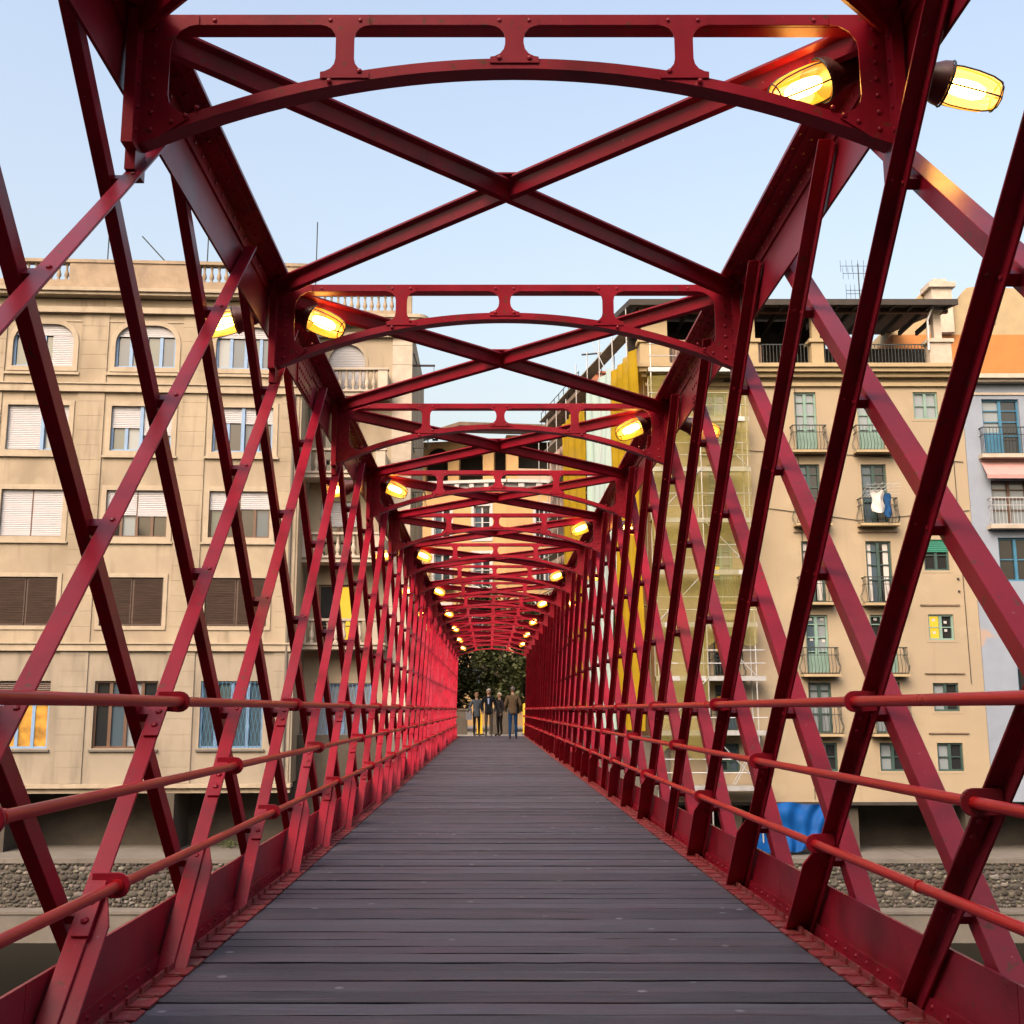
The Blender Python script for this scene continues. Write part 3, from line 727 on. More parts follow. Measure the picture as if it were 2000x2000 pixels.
# pilaster strips between the bays
for c in (-22.85, -18.75, -14.6, -10.43, -6.27, -2.1, 2.08, 6.1):
    w = .55 if c < 6 else .36
    for z0, z1 in ((14.33, 17.34), (3.64, 13.94), (-1.84, 3.29)):
        pr = [(-.001, z0), (-.05, z0)]; zz = z0 + .62
        while zz < z1 - .1: pr += [(-.05, zz-.010), (-.041, zz-.005), (-.041, zz+.005), (-.05, zz+.010)]; zz += .62
        pr += [(-.05, z1), (-.001, z1)]
        MB().prism(pr, lambda a, b, t: (t, a, b), c-w, c+w).build('pilaster', PLASTER_L if z0 > 0 else PLASTER_G, lh)
for ci, c in ((max(0, i-3), c) for i, c in enumerate(COLS)):
    # top row: rounded openings
    z0, z1 = ROWS[0]; u0, u1 = c-WW, c+WW; rad = .78
    sp = MB()
    for sg in (-1, 1):
        uc = c + sg*WW; pts = arc(uc-sg*rad, z1-rad, rad, 0 if sg > 0 else 180, 90, 6)
        for p, q in zip(pts[:-1], pts[1:]): sp.prism([(uc, z1), p, q], XZ(0), .001, .2)
    sp.build('arch_spandrel', PLASTER_L, lh)
    zb = z1-.42
    w = casement(lh, u0, u1, z0, z1, BLUEF, [[GLASS, GLASS_G, GLASS, GLASS_P], [GLASS_G, GLASS], [GLASS, GLASS_G, GLASS_G, GLASS], [GLASS_P, GLASS, GLASS_G, GLASS]][ci], 4, (.86,), fw=.085)
    if ci == 1:
        blind(w, c+.35, u1, z0+.06, zb, BLIND)
    blind(w, u0, u1, zb, z1, BLIND)
    surround(lh, u0, u1, z0, z1, .20, TRIM_L, rad)
    MB().box(u0-.3, u1+.3, -.10, -.001, z0-.36, z0-.26).build('sill', TRIM_L, lh)
    MB().box(u0-.35, u1+.35, -.03, -.001, 17.0, 17.08).build('panel_moulding', TRIM_L, lh)
    # second row: half lowered white blinds, light blue frames
    z0, z1 = ROWS[1]; w = casement(lh, u0, u1, z0, z1, BLUEF, [[GLASS], [GLASS, GLASS, GLASS_P, GLASS_G], [GLASS_G, GLASS_P, GLASS], [GLASS_D, GLASS_D, GLASS, GLASS_D]][ci], 4, (), fw=.085)
    MB().box(c-.07 if ci != 1 else c+.12, c+.07 if ci != 1 else c+.26, .02, .105, z0, z1).build('mullion', BLUEF, w)
    L_, R_ = {1: (.03, .52), 2: (.52, .36), 3: (.66, .64)}.get(ci, (.5, .5))
    h = z1-z0
    blind(w, u0+.02, c-.08 if ci != 1 else c+.11, z0+h*L_+.05, z1-.01, BLIND); blind(w, c+.08 if ci != 1 else c+.27, u1-.02, z0+h*R_+.05, z1-.01, BLIND)
    surround(lh, u0, u1, z0, z1, .20, TRIM_L); MB().box(u0-.28, u1+.28, -.12, -.001, z0-.30, z0-.21).build('sill', TRIM_L, lh)
    # third row: white blinds over dark frames
    z0, z1 = ROWS[2]; w = casement(lh, u0, u1, z0, z1, BROWNF, [[GLASS_D], [GLASS_D], [GLASS_D, GLASS_P, GLASS_D, GLASS_D], [GLASS_G, GLASS_D, GLASS_D, GLASS]][ci], 4, (), fw=.07)
    L_, R_ = {1: (.02, .02), 2: (.47, .45), 3: (.60, .62)}.get(ci, (.3, .3)); h = z1-z0
    blind(w, u0+.02, c-.03, z0+h*L_+.05, z1-.01, BLIND); blind(w, c+.03, u1-.02, z0+h*R_+.05, z1-.01, BLIND)
    surround(lh, u0, u1, z0, z1, .20, TRIM_L); MB().box(u0-.28, u1+.28, -.10, -.001, z0-.28, z0-.205).build('sill', TRIM_L, lh)
    # fourth row: dark brown louvred shutters
    z0, z1 = ROWS[3]; w = casement(lh, u0, u1, z0, z1, BROWNF, GLASS_D, 2, (), fw=.06)
    for a, b in ((u0+.03, c-.03), (c+.03, u1-.03)):
        sh = MB().box(a, b, .06, .10, z0+.03, z1-.03); n = 18
        for i in range(n):
            za = z0+.08+(z1-z0-.16)*i/n; sh.add([(a+.04, .056, za), (b-.04, .056, za), (b-.04, .02, za+.085), (a+.04, .02, za+.085)], [(0,1,2,3)])
        sh.build('louvred_shutter', BROWN, w)
    surround(lh, u0, u1, z0, z1, .16, TRIM_L)
    # ground row
    z0, z1 = ROWS[4]
    fm, gm = {1: (BLUEF, LIT), 2: (BROWNF, [GLASS_D, GLASS, GLASS_P]), 3: (BLUEF, [GLASS, GLASS_G, GLASS])}.get(ci, (BLUEF, GLASS))
    w = casement(lh, u0, u1, z0, z1, fm, gm, 4, (.64,), fw=.08)
    if ci in (0, 1): blind(w, u0+.02, u1-.02, z1-.62, z1-.01, BROWN)
    if ci == 3:
        gr = MB()
        for i in range(-14, 20):
            a = Vector((c-1.2+i*.16, .02, z0)); b = a + Vector((.5, 0, 2.6)); a2, b2 = (a, b)
            for p, q in ((a, b), (Vector((2*c-a.x, .035, a.z)), Vector((2*c-b.x, .035, b.z)))):
                t0, t1 = 0, 1
                dx = q.x-p.x
                ts = sorted(((u0+.02-p.x)/dx, (u1-.02-p.x)/dx)); t0, t1 = max(0, ts[0]), min(1, ts[1])
                if t1-t0 > .02: gr.bar(p+(q-p)*t0, p+(q-p)*t1, .014, .014, up=(0, 1, 0))
        gr.build('window_grille', TEALF, w)
    MB().box(u0-.1, u1+.1, -.10, -.001, z0-.12, z0-.04).build('sill', CONC, lh)
MB().tube([(6.25, -.10, -1.8), (6.25, -.10, 17.3)], .06, 8)  .build('drainpipe', CONC, lh, smooth=True)

# ------------------------------------------------------------------ left: corner house set back, with balustraded balconies
KX0, KX1, KY = -8.0, -3.55, 47.6
kh = empty('corner_house', (KX0, KY, 0))
tag(kh, 'beige corner house with stacked balustraded balconies, set back beside the long apartment house', 'building')
W = KX1-KX0
FL = [14.75, 11.05, 7.40, 3.75]           # balcony floor levels
kh_holes = [(.55, 2.15, z+.02, z+2.55) for z in FL[1:]] + [(.75, 2.35, FL[0]+.02, FL[0]+2.35)] + [(.5, 2.9, -.5, 2.1)]
wall_holes('wall', 0, W-.85, -1.85, 18.0, kh_holes, PLASTER_L, kh)
mb = MB(); mb.box(W-.02, W-.001, .001, 9, -1.85, 18.0); mb.box(0, W-.03, .27, .3, -1.85, 18); mb.build('side_wall', PLASTER_L, kh)
pier = MB(); zz = -1.85
pier_o = MB().box(W-.85, W-.002, -.02, .29, -1.85, 18.0).build('corner_pier', MORTAR, kh)
for i in range(22):
    h = .9; o = MB().box(W-.86, W+.012, -.05, .2, zz+.008, min(18, zz+h-.008)).build('stone_block', STONE_L, pier_o); zz += h
    if zz > 17.4: break
mb = MB(); mb.box(0, W+.15, -.2, -.052, 17.4, 17.62)
out = [(0, 18.001)]
fnc = lambda a, b, t: (a, b, t)
prof = [(0, .3), (0, -.55), (W+.15, -.55)] + arc(W+.15, -.05, .5, -90, 0, 5) + [(W+.65, .3)]
mb.prism(prof, fnc, 18.001, 18.17); mb.prism([(a*1.0 + (.08 if a > W else 0), b - (.08 if b < 0 else 0)) for a, b in prof], fnc, 18.171, 18.32)
mb.build('cornice', TRIM_L, kh)
mb = MB(); mb.box(0, W-.75, 0, .28, 18.321, 18.70); mb.box(W-.75, W-.05, -.02, .34, 18.321, 19.75); mb.box(0, W-.76, -.04, .32, 19.47, 19.6)
kp = mb.build('parapet', STONE_W, kh)
for i in range(12):
    o = link('baluster', BALW, kp, ((W-.8)*(i+.5)/12, .14, 18.70)); o.scale = (1, 1, 1.15)
for i, z in enumerate(FL):
    y0 = -1.25 if i else -.9
    b = MB().box(-.2 if i else .1, W-.95, y0, -.002, z-.28, z); b.box(-.28 if i else .05, W-.88, y0-.08, -.003, z-.10, z-.02)
    b = b.build('balcony', STONE_L, kh)
    u0, u1 = (-.15 if i else .15), W-1.0
    for uu in (u0, u1-.42): MB().box(uu, uu+.42, y0+.02, y0+.30, z, z+.90).build('balcony_post', STONE_L, b)
    MB().box(u0-.05, u1+.05, y0-.02, y0+.32, z+.86+.041, z+1.0).build('balcony_rail', STONE_L, b)
    for q in range(8):
        o = link('baluster', BAL, b, (u0+.46+(u1-u0-.92)*(q+.5)/8, y0+.15, z)); o.scale = (1.1, 1.1, 1.33)
    MB().box(u1-.02, u1+.0, y0+.3, -.01, z+.05, z+.85).build('side_panel', STONE_L, b)
    if i == 0:
        w = MB().box(.8, 2.3, .12, .2, z+.02, z+2.35).build('window', BROWNF, kh); blind(w, .75, 2.35, z+.05, z+2.35, BLIND)
        spn = MB()
        for sg, uc in ((-1, .75), (1, 2.35)):
            pts = arc(1.55, z+2.35-.8, .8, 0 if sg > 0 else 180, 90, 6)
            for p, q in zip(pts[:-1], pts[1:]): spn.prism([(uc, z+2.35), p, q], XZ(0), .001, .09)
        spn.build('arch_spandrel', PLASTER_L, kh); surround(kh, .75, 2.35, z+.02, z+2.35, .14, TRIM_L, .79)
    else:
        w = casement(kh, .55, 2.15, z+.02, z+2.55, BROWNF, [GLASS_D, LITP if i == 3 else GLASS_D], 2, (.3,), fw=.09)
        if i == 2: blind(w, .57, 2.13, z+1.5, z+2.53, BLIND)
w = casement(kh, .5, 2.9, -.5, 2.1, BLUEF, [GLASS_P, GLASS_P], 4, (.64,), fw=.08)
gr = MB()
for i in range(-12, 18):
    for sg in (1, -1):
        p = Vector((1.7+sg*(-1.2+i*.16), .03 if sg > 0 else .045, -.5)); q = p + Vector((sg*.5, 0, 2.6)); dx = q.x-p.x
        ts = sorted(((.52-p.x)/dx, (2.88-p.x)/dx)); t0, t1 = max(0, ts[0]), min(1, ts[1])
        if t1-t0 > .02: gr.bar(p+(q-p)*t0, p+(q-p)*t1, .014, .014, up=(0, 1, 0))
gr.build('window_grille', BLUEF, w)
MB().box(-.1, W+.1, -.4, .0, -2.2, -1.852).build('base_ledge', TRIM_L, kh)
# street lantern on the corner, thin wrought balcony ends on the far side
mb = MB().box(W, W+1.0, .6, .68, 16.28, 16.36).bar((W+.02, .64, 16.9), (W+.2, .64, 16.3), .05)
mb.build('lamp_arm', DARK, kh)
mb = MB().tube([(W+.95, .64, 16.28), (W+.95, .64, 15.95)], .014, 5).lathe([(0, .02), (.05, .08), (.25, .10), (.30, .03)], (W+.95, .64, 15.66), n=8); mb.build('hanging_lantern', DARK, kh)
for z in (12.6, 9.6, 6.4): rail_iron(kh, W+.02, W+.55, z, 1.2, 1.0, belly=.18, name='side_balcony_railing', depth=.9)
# ------------------------------------------------------------------ right: sand coloured river house with roof terrace
RB = Plane(6.55, 44.0, 0)
rh = empty('river_house', (RB.o.x, RB.o.y, 0))
tag(rh, 'tall sand coloured river house with green balcony doors and a timber roof terrace', 'building')
RW = 12.75
rc = lambda *a: RB.rect(*a)
doors_B = [(1551,1594,766,882), (1560,1603,907,1024), (1568,1612,1057,1177), (1576,1621,1201,1316), (1576,1627,1333,1432)]
doors_C = [(1676,1724,766,882), (1683,1732,907,1024), (1691,1744,1057,1178), (1700,1756,1201,1316), (1708,1762,1333,1432)]
small_D = [(1783,1829,766,818), (1806,1853,1054,1114), (1813,1863,1200,1250), (1823,1874,1334,1389), (1832,1883,1451,1506)]
small_BC = [(1588,1636,1451,1506), (1719,1771,1451,1506)]
doors_A = [(1383,1414,768,880), (1388,1420,908,1020), (1392,1424,1058,1175), (1390,1432,1310-100,1325), (1394,1440,1338,1432), (1418,1446,1452,1508)]
rects = {}
for nm, lst in (('A', doors_A), ('B', doors_B), ('C', doors_C), ('D', small_D), ('E', small_BC)): rects[nm] = [rc(*r) for r in lst]
# a window column stands upright: same edges for every storey
for nm, wid in (('A', .86), ('B', .90), ('C', 1.02)):
    L_ = rects[nm]; cu = sum((r[0]+r[1])/2 for r in L_)/len(L_)
    rects[nm] = [(cu-wid/2, cu+wid/2, r[2], r[3]) for r in L_]
cu = sum((r[0]+r[1])/2 for r in rects['D'])/5
rects['D'] = [(cu-.50, cu+.50, r[2], r[3]) for r in rects['D']]
allr = [r for l_ in rects.values() for r in l_]
wall_holes('wall', 0, RW, -2.5, 14.4, allr, PLASTER_R, rh, rev=.20)
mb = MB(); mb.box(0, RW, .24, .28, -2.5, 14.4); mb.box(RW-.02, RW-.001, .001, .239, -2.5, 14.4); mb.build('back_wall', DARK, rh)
mb = MB(); mb.box(-.25, RW+.05, -.12, -.001, 14.07, 14.22); mb.box(-.40, RW+.1, -.28, -.001, 14.42, 14.60); mb.box(-.55, RW+.15, -.45, 3.0, 14.601, 14.77); mb.box(-.65, RW+.18, -.55, 3.0, 14.771, 14.93)
mb.build('cornice', CORN_R, rh)
MB().box(0, RW, -.03, .2, -2.62, -2.501).build('base_ledge', DARK, rh)
# terrace: pedestals, railings, posts, timber roof
PED = [(-.45, .75), (3.95, 4.40), (6.60, 7.10), (11.45, 12.35)]
for i, (a, b) in enumerate(PED):
    p = MB().box(a, b, -.30, .25, 14.931, 15.880); p.box(a-.1, b+.1, -.38, .33, 15.881, 16.030)
    if i == 0: p.box(a+.1, b-.05, -.2, .2, 16.031, 17.450); p.box(a, b+.05, -.3, .3, 17.451, 17.270)
    else:
        p.box((a+b)/2-.16, (a+b)/2+.16, -.15, .17, 16.031, 17.270); p.box((a+b)/2-.26, (a+b)/2+.26, -.25, .27, 17.271, 17.500)
    p.build('terrace_pier', CORN_R if i < 3 else STONE_L, rh)
for a, b in ((.86, 3.84), (4.51, 6.49), (7.21, 11.34)):
    m_ = MB(); n = int((b-a)/.135)
    for i in range(n+1): m_.box(a+(b-a)*i/n-.012, a+(b-a)*i/n+.012, -.11, -.085, 14.935, 15.830)
    m_.box(a, b, -.12, -.075, 15.831, 15.870); m_.box(a, b, -.118, -.077, 14.990, 15.020)
    m_.build('terrace_railing', IRON, rh)
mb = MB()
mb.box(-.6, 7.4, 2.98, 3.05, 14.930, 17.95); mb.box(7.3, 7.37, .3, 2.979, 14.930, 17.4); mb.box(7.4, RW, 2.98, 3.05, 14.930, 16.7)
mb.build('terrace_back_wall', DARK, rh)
rf = MB()
fr = lambda a, b, t: (a, b, t)
rf.add([(-.9,-.8,17.320),(RW-.2,-.8,17.320),(RW-.2,7.2,18.820),(-1.4,7.2,18.820),(-.9,-.8,17.570),(RW-.2,-.8,17.570),(RW-.2,7.2,19.070),(-1.4,7.2,19.070)], [(0,3,2,1),(4,5,6,7),(0,1,5,4),(1,2,6,5),(2,3,7,6),(3,0,4,7)])
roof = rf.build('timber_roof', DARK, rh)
for i in range(18): MB().box(-.7+i*.76, -.7+i*.76+.10, -.7, 3.0, 17.520, 17.310).build('rafter', DARK, roof)
MB().box(-.5, RW-.3, -.02, .18, 17.270, 17.510).build('roof_beam', BROWNF, roof)
MB().tube([(11.65, -.42, 17.300), (11.65, -.42, 17.400), (11.45, -.30, 16.830), (11.4, -.33, 15.530)], .05, 6).build('downpipe', STEEL, rh, smooth=True)
def door(r, fm, gm, bars=(.38, .62, .84), n=2, panel=True):
    u0, u1, z0, z1 = r
    w = casement(rh, u0, u1, z0, z1, fm, gm, n, bars, y=.13, fw=.075, name='balcony_door')
    if panel:
        MB().box(u0+.08, u1-.08, .075, .12, z0+.05, z0+(z1-z0)*.34).build('door_panel', fm, w)
    return w
def balc(r, m=IRON, deep=.42):
    u0, u1, z0, z1 = r
    b = MB().box(u0-.28, u1+.28, -deep-.06, -.001, z0-.12, z0-.02).build('balcony', CORN_R, rh)
    rail_iron(b, u0-.22, u1+.22, z0-.02, -deep, 1.02, m, .13, .125, 'railing', deep)
def lintel(r): MB().box(r[0]-.28, r[1]+.28, -.05, -.001, r[3]+.34, r[3]+.39).build('drip_course', TILE, rh)
for nm in 'BC':
    for i, r in enumerate(rects[nm]):
        fm = GREENF if i in (0, 3) else DGREENF
        gm = [GLASS_P, GLASS_P] if i in (0,) else [GLASS, GLASS_D] if i in (1, 2) else [GLASS, GLASS_P]
        if i == 4: gm = [GLASS_P, GLASS_P]
        if nm == 'C' and i == 3: gm = [GLASS_D, LITP]
        w = door(r, fm, gm, panel=i in (0, 3))
        if i in (2,):
            for u0, u1 in ((r[0]+.08, r[0]+.24), (r[1]-.30, r[1]-.09)): MB().box(u0, u1, .145, .155, r[2]+.1, r[3]-.08).build('curtain', CURTAIN, w)
        if i == 3:
            for du, dz in ((.20, 2.1), (.66, 2.1), (.2, 1.3), (.68, 1.25)): MB().box(r[0]+du, r[0]+du+.13, .150, .1585, r[2]+dz, r[2]+dz+.11).build('paper_notice', WHITE_T, w)
        balc(r); lintel(r)
        surround(rh, *r, .10, PLASTER_R, y0=-.012, y1=-.001)
for i, r in enumerate(rects['D']):
    gm = [[GLASS_P, GLASS_P], [GLASS_D, GLASS_D], [LITP, GLASS_D], [GLASS_P, GLASS_D], [GLASS_P, GLASS_D]][i]
    w = casement(rh, *r, GREENF if i in (0, 2) else DGREENF, gm, 2, (.5,), y=.11, fw=.07)
    if i == 1: blind(w, r[0]+.02, r[1]-.02, r[3]-.45, r[3], mat('green_blind', (.02, .17, .12), .6), y=.04)
    if i == 2:
        for du, dz in ((.20, .75), (.66, .66), (.2, .25), (.66, .34)): MB().box(r[0]+du, r[0]+du+.12, .132, .1395, r[2]+dz, r[2]+dz+.10).build('paper_notice', WHITE_T, w)
    lintel(r); surround(rh, *r, .10, PLASTER_R, y0=-.012, y1=-.001)
for i, r in enumerate(rects['E']):
    casement(rh, *r, DGREENF, [GLASS_P, GLASS_D], 2, (.5,), y=.11, fw=.07); lintel(r); surround(rh, *r, .10, PLASTER_R, y0=-.012, y1=-.001)
for i, r in enumerate(rects['A']):
    w = door(r, DGREENF if i > 2 else GREENF, [GLASS, GLASS_P] if i < 3 else [GLASS_D, GLASS], panel=False); lintel(r)
    if i in (2, 3, 4): MB().box(r[0]+.08, r[0]+.42, .150, .1585, r[2]+1.05, r[2]+1.42).build('yellow_notice', LITP if i == 2 else mat('yellow_paper', (.75, .45, .06), .7), w)
    if i < 5: balc(r, IRON, .25)
MB().box(3.0, 3.3, -.04, -.001, 14.28, 14.36).build('wall_vent', DARK, rh)
for z in (5.6, 6.1): MB().box(RW-.75, RW-.68, -.06, -.001, z, z+.07).build('cable_clip', DARK, rh)

cb_ = MB()
for pts in ([(1.5, -.03, 11.6), (4.2, -.03, 11.35), (7.9, -.03, 11.2), (12.6, -.03, 10.9)], [(4.5, -.03, 9.0), (8.2, -.03, 8.5), (12.7, -.03, 8.9)], [(5.9, -.03, 14.0), (5.9, -.03, -2.4)], [(12.2, -.03, 13.9), (12.25, -.03, 2.0)]): cb_.tube(pts, .014, 4)
cb_.build('wall_cables', DARK, rh)
# side face of the same block, receding along the lane
SA = math.atan2(17.0, -3.2)
side = empty('lane_house', (6.50, 44.05, 0), SA - math.pi)
tag(side, 'pink plastered lane facade behind the scaffold sheets beside the sand coloured river house', 'building')
LN = 17.3
sh_holes = [(-u-.5, -u+.5, z, z+1.9) for u in (3, 6.5, 10, 13.5) for z in (2.0, 5.2, 8.4, 11.6)]
# local x runs from the corner backwards as negative values
wall_holes('wall', -LN, 0, -.03, 16.2, sh_holes, PINK, side)
for h in sh_holes: casement(side, *h, DGREENF, GLASS_D, 2, (.5,))
mb = MB(); mb.box(-LN, 0, .26, 5, -.03, 16.2); mb.build('body', PINK, side)
mb = MB(); mb.box(-LN-.2, -7.2, -.7, 5, 16.21, 16.42); mb.build('eaves', TILE, side)
mb = MB(); mb.box(-10.6, -9.2, .3, 1.2, 16.43, 17.5); mb.box(-10.7, -9.1, .2, 1.3, 17.501, 17.6); mb.build('brick_chimney', BRICK, side)
mb = MB()
for u in range(9): mb.tube([(-LN+.4+u*1.0, -.55, 16.43), (-LN+.4+u*1.0, -.55, 17.45)], .022, 5)
for z in (16.95, 17.43): mb.tube([(-LN+.4, -.55, z), (-LN+8.4, -.55, z)], .022, 5)
mb.build('roof_guard_rail', IRON, side)

# ------------------------------------------------------------------ blue house at the right edge, orange house above it
bh = empty('blue_house', (19.32, 44.02, 0))
tag(bh, 'narrow blue plastered house at the right edge beside the sand coloured river house', 'building')
bhs = [(.78, 2.3, 11.2, 13.55), (.90, 2.35, 8.3, 10.15), (1.0, 2.4, 6.05, 7.8), (1.35, 2.6, 1.6, 3.6)]
wall_holes('wall', 0, 8, -2.5, 14.2, bhs, PLASTER_B, bh)
mb = MB(); mb.box(0, 8, .26, 6, -2.5, 14.2); mb.build('body', PLASTER_B, bh)
mb = MB(); mb.box(-.05, 8, -.35, .1, 14.201, 14.32); mb.box(-.05, 8, -.5, .1, 14.321, 14.5); mb.box(.2, 8, -.05, -.001, 13.72, 13.82); mb.build('cornice', STONE_L, bh)
for i, h in enumerate(bhs):
    w = casement(bh, *h, TEALF if i != 1 else BROWNF, [[GLASS_P, GLASS_D], [GLASS_P, GLASS_P], [GLASS_D, GLASS_D], [GLASS_D, GLASS_D]][i], 2, (.35, .6, .8) if i < 2 else (.5,))
    if i == 0: MB().box(h[0]+.08, h[0]+.68, .09, .14, h[2]+.05, h[2]+.95).build('door_panel', TEALF, w)
    if i < 2:
        b = MB().box(h[0]-.3, h[1]+1.2, -.40, -.001, h[2]-.18, h[2]-.02).build('balcony', STONE_L, bh); rail_iron(b, h[0]-.2, h[1]+1.1, h[2]-.02, -.34, 1.1, IRON if i == 0 else STEEL, .0, .14, 'railing', .34)
    if i == 1:
        aw = MB(); aw.add([(h[0]-.35, -.02, h[3]+.78), (h[1]+1.2, -.02, h[3]+.78), (h[1]+1.2, -.50, h[3]+.14), (h[0]-.35, -.50, h[3]+.14), (h[0]-.35, -.50, h[3]-.02), (h[1]+1.2, -.50, h[3]-.02)], [(0,1,2,3),(3,2,5,4)])
        aw.box(h[0]-.38, h[1]+1.2, -.08, .0, h[3]+.78, h[3]+.88); aw.build('awning', AWN, bh)
oh = empty('orange_house', (15.4, 50.0, 0))
tag(oh, 'orange and cream house rising behind the roof terrace of the sand coloured river house', 'building')
MB().box(3.5, 14, 0, 8, 8, 18.4).build('orange_wall', PLASTER_O, oh)
mb = MB(); mb.prism([(3.5, 18.401), (6.5, 18.401), (6.5, 21.05), (5.6, 21.05), (4.45, 19.85), (3.5, 18.95)], XZ(0), .6, 5); mb.build('gable_wall', CORN_R, oh)
mb = MB(); mb.prism([(6.0, 18.9), (6.0, 19.3), (7.2, 20.75), (7.9, 20.85), (13, 20.4), (13, 18.9)], XZ(0), .05, .55); mb.box(6.0, 13, .02, .58, 18.402, 18.899); mb.build('upper_wall', CORN_R, oh)
mb = MB(); mb.box(5.35, 6.3, -.35, .55, 18.41, 20.6); mb.box(5.2, 6.45, -.5, .59, 20.601, 20.85); mb.box(5.5, 6.15, -.2, .5, 20.851, 21.1); mb.build('chimney', STONE_L, oh)
for u in (7.1, 7.9): MB().box(u, u+.5, -.02, .018, 18.95, 19.25).build('vent_opening', DARK, oh)

# ------------------------------------------------------------------ ochre house across the square, seen through the bridge frames
CB = Plane(-7.5, 74.0, -R(9))
ch = empty('ochre_house', (CB.o.x, CB.o.y, 0), CB.a)
tag(ch, 'ochre house with white cornice, arched loggia and planted roof terrace closing the view', 'building')
cw = 8.6
c_holes = [(u-.55, u+.55, z, z+2.2) for u in (1.6, 4.3, 7.0) for z in (2.2, 5.6, 9.0, 12.2)]
wall_holes('wall', 0, cw, -.03, 15.6, c_holes, OCHRE, ch)
for h in c_holes:
    w = casement(ch, *h, WHITE_T, [GLASS, GLASS_D], 2, (.5,)); surround(ch, *h, .18, WHITE_T)
    if h[2] in (5.6, 9.0):
        b = MB().box(h[0]-.3, h[1]+.3, -.5, -.001, h[2]-.15, h[2]-.02).build('balcony', WHITE_T, ch); rail_iron(b, h[0]-.25, h[1]+.25, h[2]-.02, -.45, 1.0, IRON, 0, .16, 'railing', .45)
MB().box(-.02, cw, .26, 8, -.03, 15.6).build('body', OCHRE, ch)
mb = MB(); mb.box(-.3, cw+.1, -.5, .1, 15.9, 16.1); mb.box(-.3, cw+.1, -.15, .1, 15.601, 15.899); mb.build('cornice', WHITE_T, ch)
for i in range(9): MB().box(.2+i*1.0, .5+i*1.0, -.42, -.16, 15.62, 15.88).build('cornice_bracket', WHITE_T, ch)
# loggia storey: piers, arches and dark rooms behind
for u in (0, 2.3, 4.6, 7.0):
    MB().box(u, u+.75, .3, .9, 16.11, 19.0).build('loggia_pier', OCHRE, ch)
mb = MB()
for u in (.75, 3.05, 5.35):
    w = 1.55; pts = arc(u+w/2, 17.9, w/2, 0, 180, 8)
    for p, q in zip(pts[:-1], pts[1:]): mb.prism([p, q, (q[0], 19.0), (p[0], 19.0)], XZ(0), .32, .88)
mb.build('loggia_arches', OCHRE, ch)
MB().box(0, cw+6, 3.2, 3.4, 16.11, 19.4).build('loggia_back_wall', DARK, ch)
# second facet turned towards the lane
c2 = Plane(CB.o.x + CB.d.x*cw, CB.o.y + CB.d.y*cw, R(6)); cf = empty('ochre_wing', (c2.o.x, c2.o.y, 0), c2.a)
tag(cf, 'ochre wing with white window frames right of the arched loggia house', 'building')
h2 = [(u-.6, u+.6, z, z+2.3) for u in (2.6,) for z in (2.2, 5.6, 9.0, 12.2)]
wall_holes('wall', 0, 7, -.03, 15.6, h2, OCHRE, cf)
for h in h2: w = casement(cf, *h, WHITE_T, [GLASS_D, GLASS], 2, (.5,)); surround(cf, *h, .18, WHITE_T)
MB().box(.02, 7, .26, 6, -.03, 15.6).build('body', OCHRE, cf)
mb = MB(); mb.box(.05, 7.1, -.5, .1, 15.9, 16.1); mb.box(.05, 7.1, -.15, .1, 15.601, 15.899); mb.build('cornice', WHITE_T, cf)
for i in range(5): MB().box(.8+i*1.2, 1.2+i*1.2, -.42, -.16, 15.60, 15.88).build('cornice_bracket', WHITE_T, cf)
MB().box(.1, .9, .3, .9, 16.11, 19.3).build('terrace_pier', OCHRE, cf); MB().box(.9, 7, .3, .5, 16.11, 17.0).build('terrace_wall', PINK, cf)
rf = MB(); rf.add([(-9.6, -.9, 17.4), (-3.2, -1.2, 19.5), (5.6, -.6, 19.6), (5.6, 6, 20.8), (-3.2, 6, 20.8), (-9.6, 6, 18.6)] + [(-9.6, -.9, 17.6), (-3.2, -1.2, 19.75), (5.6, -.6, 19.85), (5.6, 6, 21.0), (-3.2, 6, 21.0), (-9.6, 6, 18.8)],
  [(0,1,4,5),(1,2,3,4),(6,11,10,7),(7,10,9,8),(0,6,7,1),(1,7,8,2),(2,8,9,3),(3,9,10,4),(4,10,11,5),(5,11,6,0)])
rf.build('roof', TILE, cf)
# ------------------------------------------------------------------ river embankment
em = empty('embankment', (0, 42.4, 0)); em["kind"] = 'structure'
MB().box(-60, 60, .001, 4.2, -8.2, -4.56).build('wall_core', MORTAR, em)
mb = MB()
x = -60
while x < 60:
    w = random.uniform(2.4, 3.4); mb.box(x+.006, x+w-.006, -.06, 4.2, -4.559, -4.40 + random.uniform(-.012, .012)); x += w
mb.build('coping_slabs', CONC, em, kind='stuff')
mb = MB(); mb.box(-60, 60, -.75, -.002, -8.2, -6.22); mb.box(-60, 60, -.80, .0, -6.219, -6.12); mb.build('foot_ledge', CONC, em)
STN = bpy.data.materials.new('river_stones'); _t, _N, _L, _P = nodes(STN); _P.inputs['Roughness'].default_value = .85
_a = _N.new('ShaderNodeVertexColor'); _a.layer_name = 'stone'; _n = _N.new('ShaderNodeTexNoise'); _n.inputs['Scale'].default_value = 18; _g = _N.new('ShaderNodeNewGeometry'); _L.new(_g.outputs['Position'], _n.inputs[0])
_mx = _N.new('ShaderNodeMix'); _mx.data_type = 'RGBA'; _mx.blend_type = 'MULTIPLY'; _mx.inputs[0].default_value = .6; _L.new(_a.outputs[0], _mx.inputs[6]); _L.new(_n.outputs['Color'], _mx.inputs[7]); _L.new(_mx.outputs[2], _P.inputs['Base Color'])
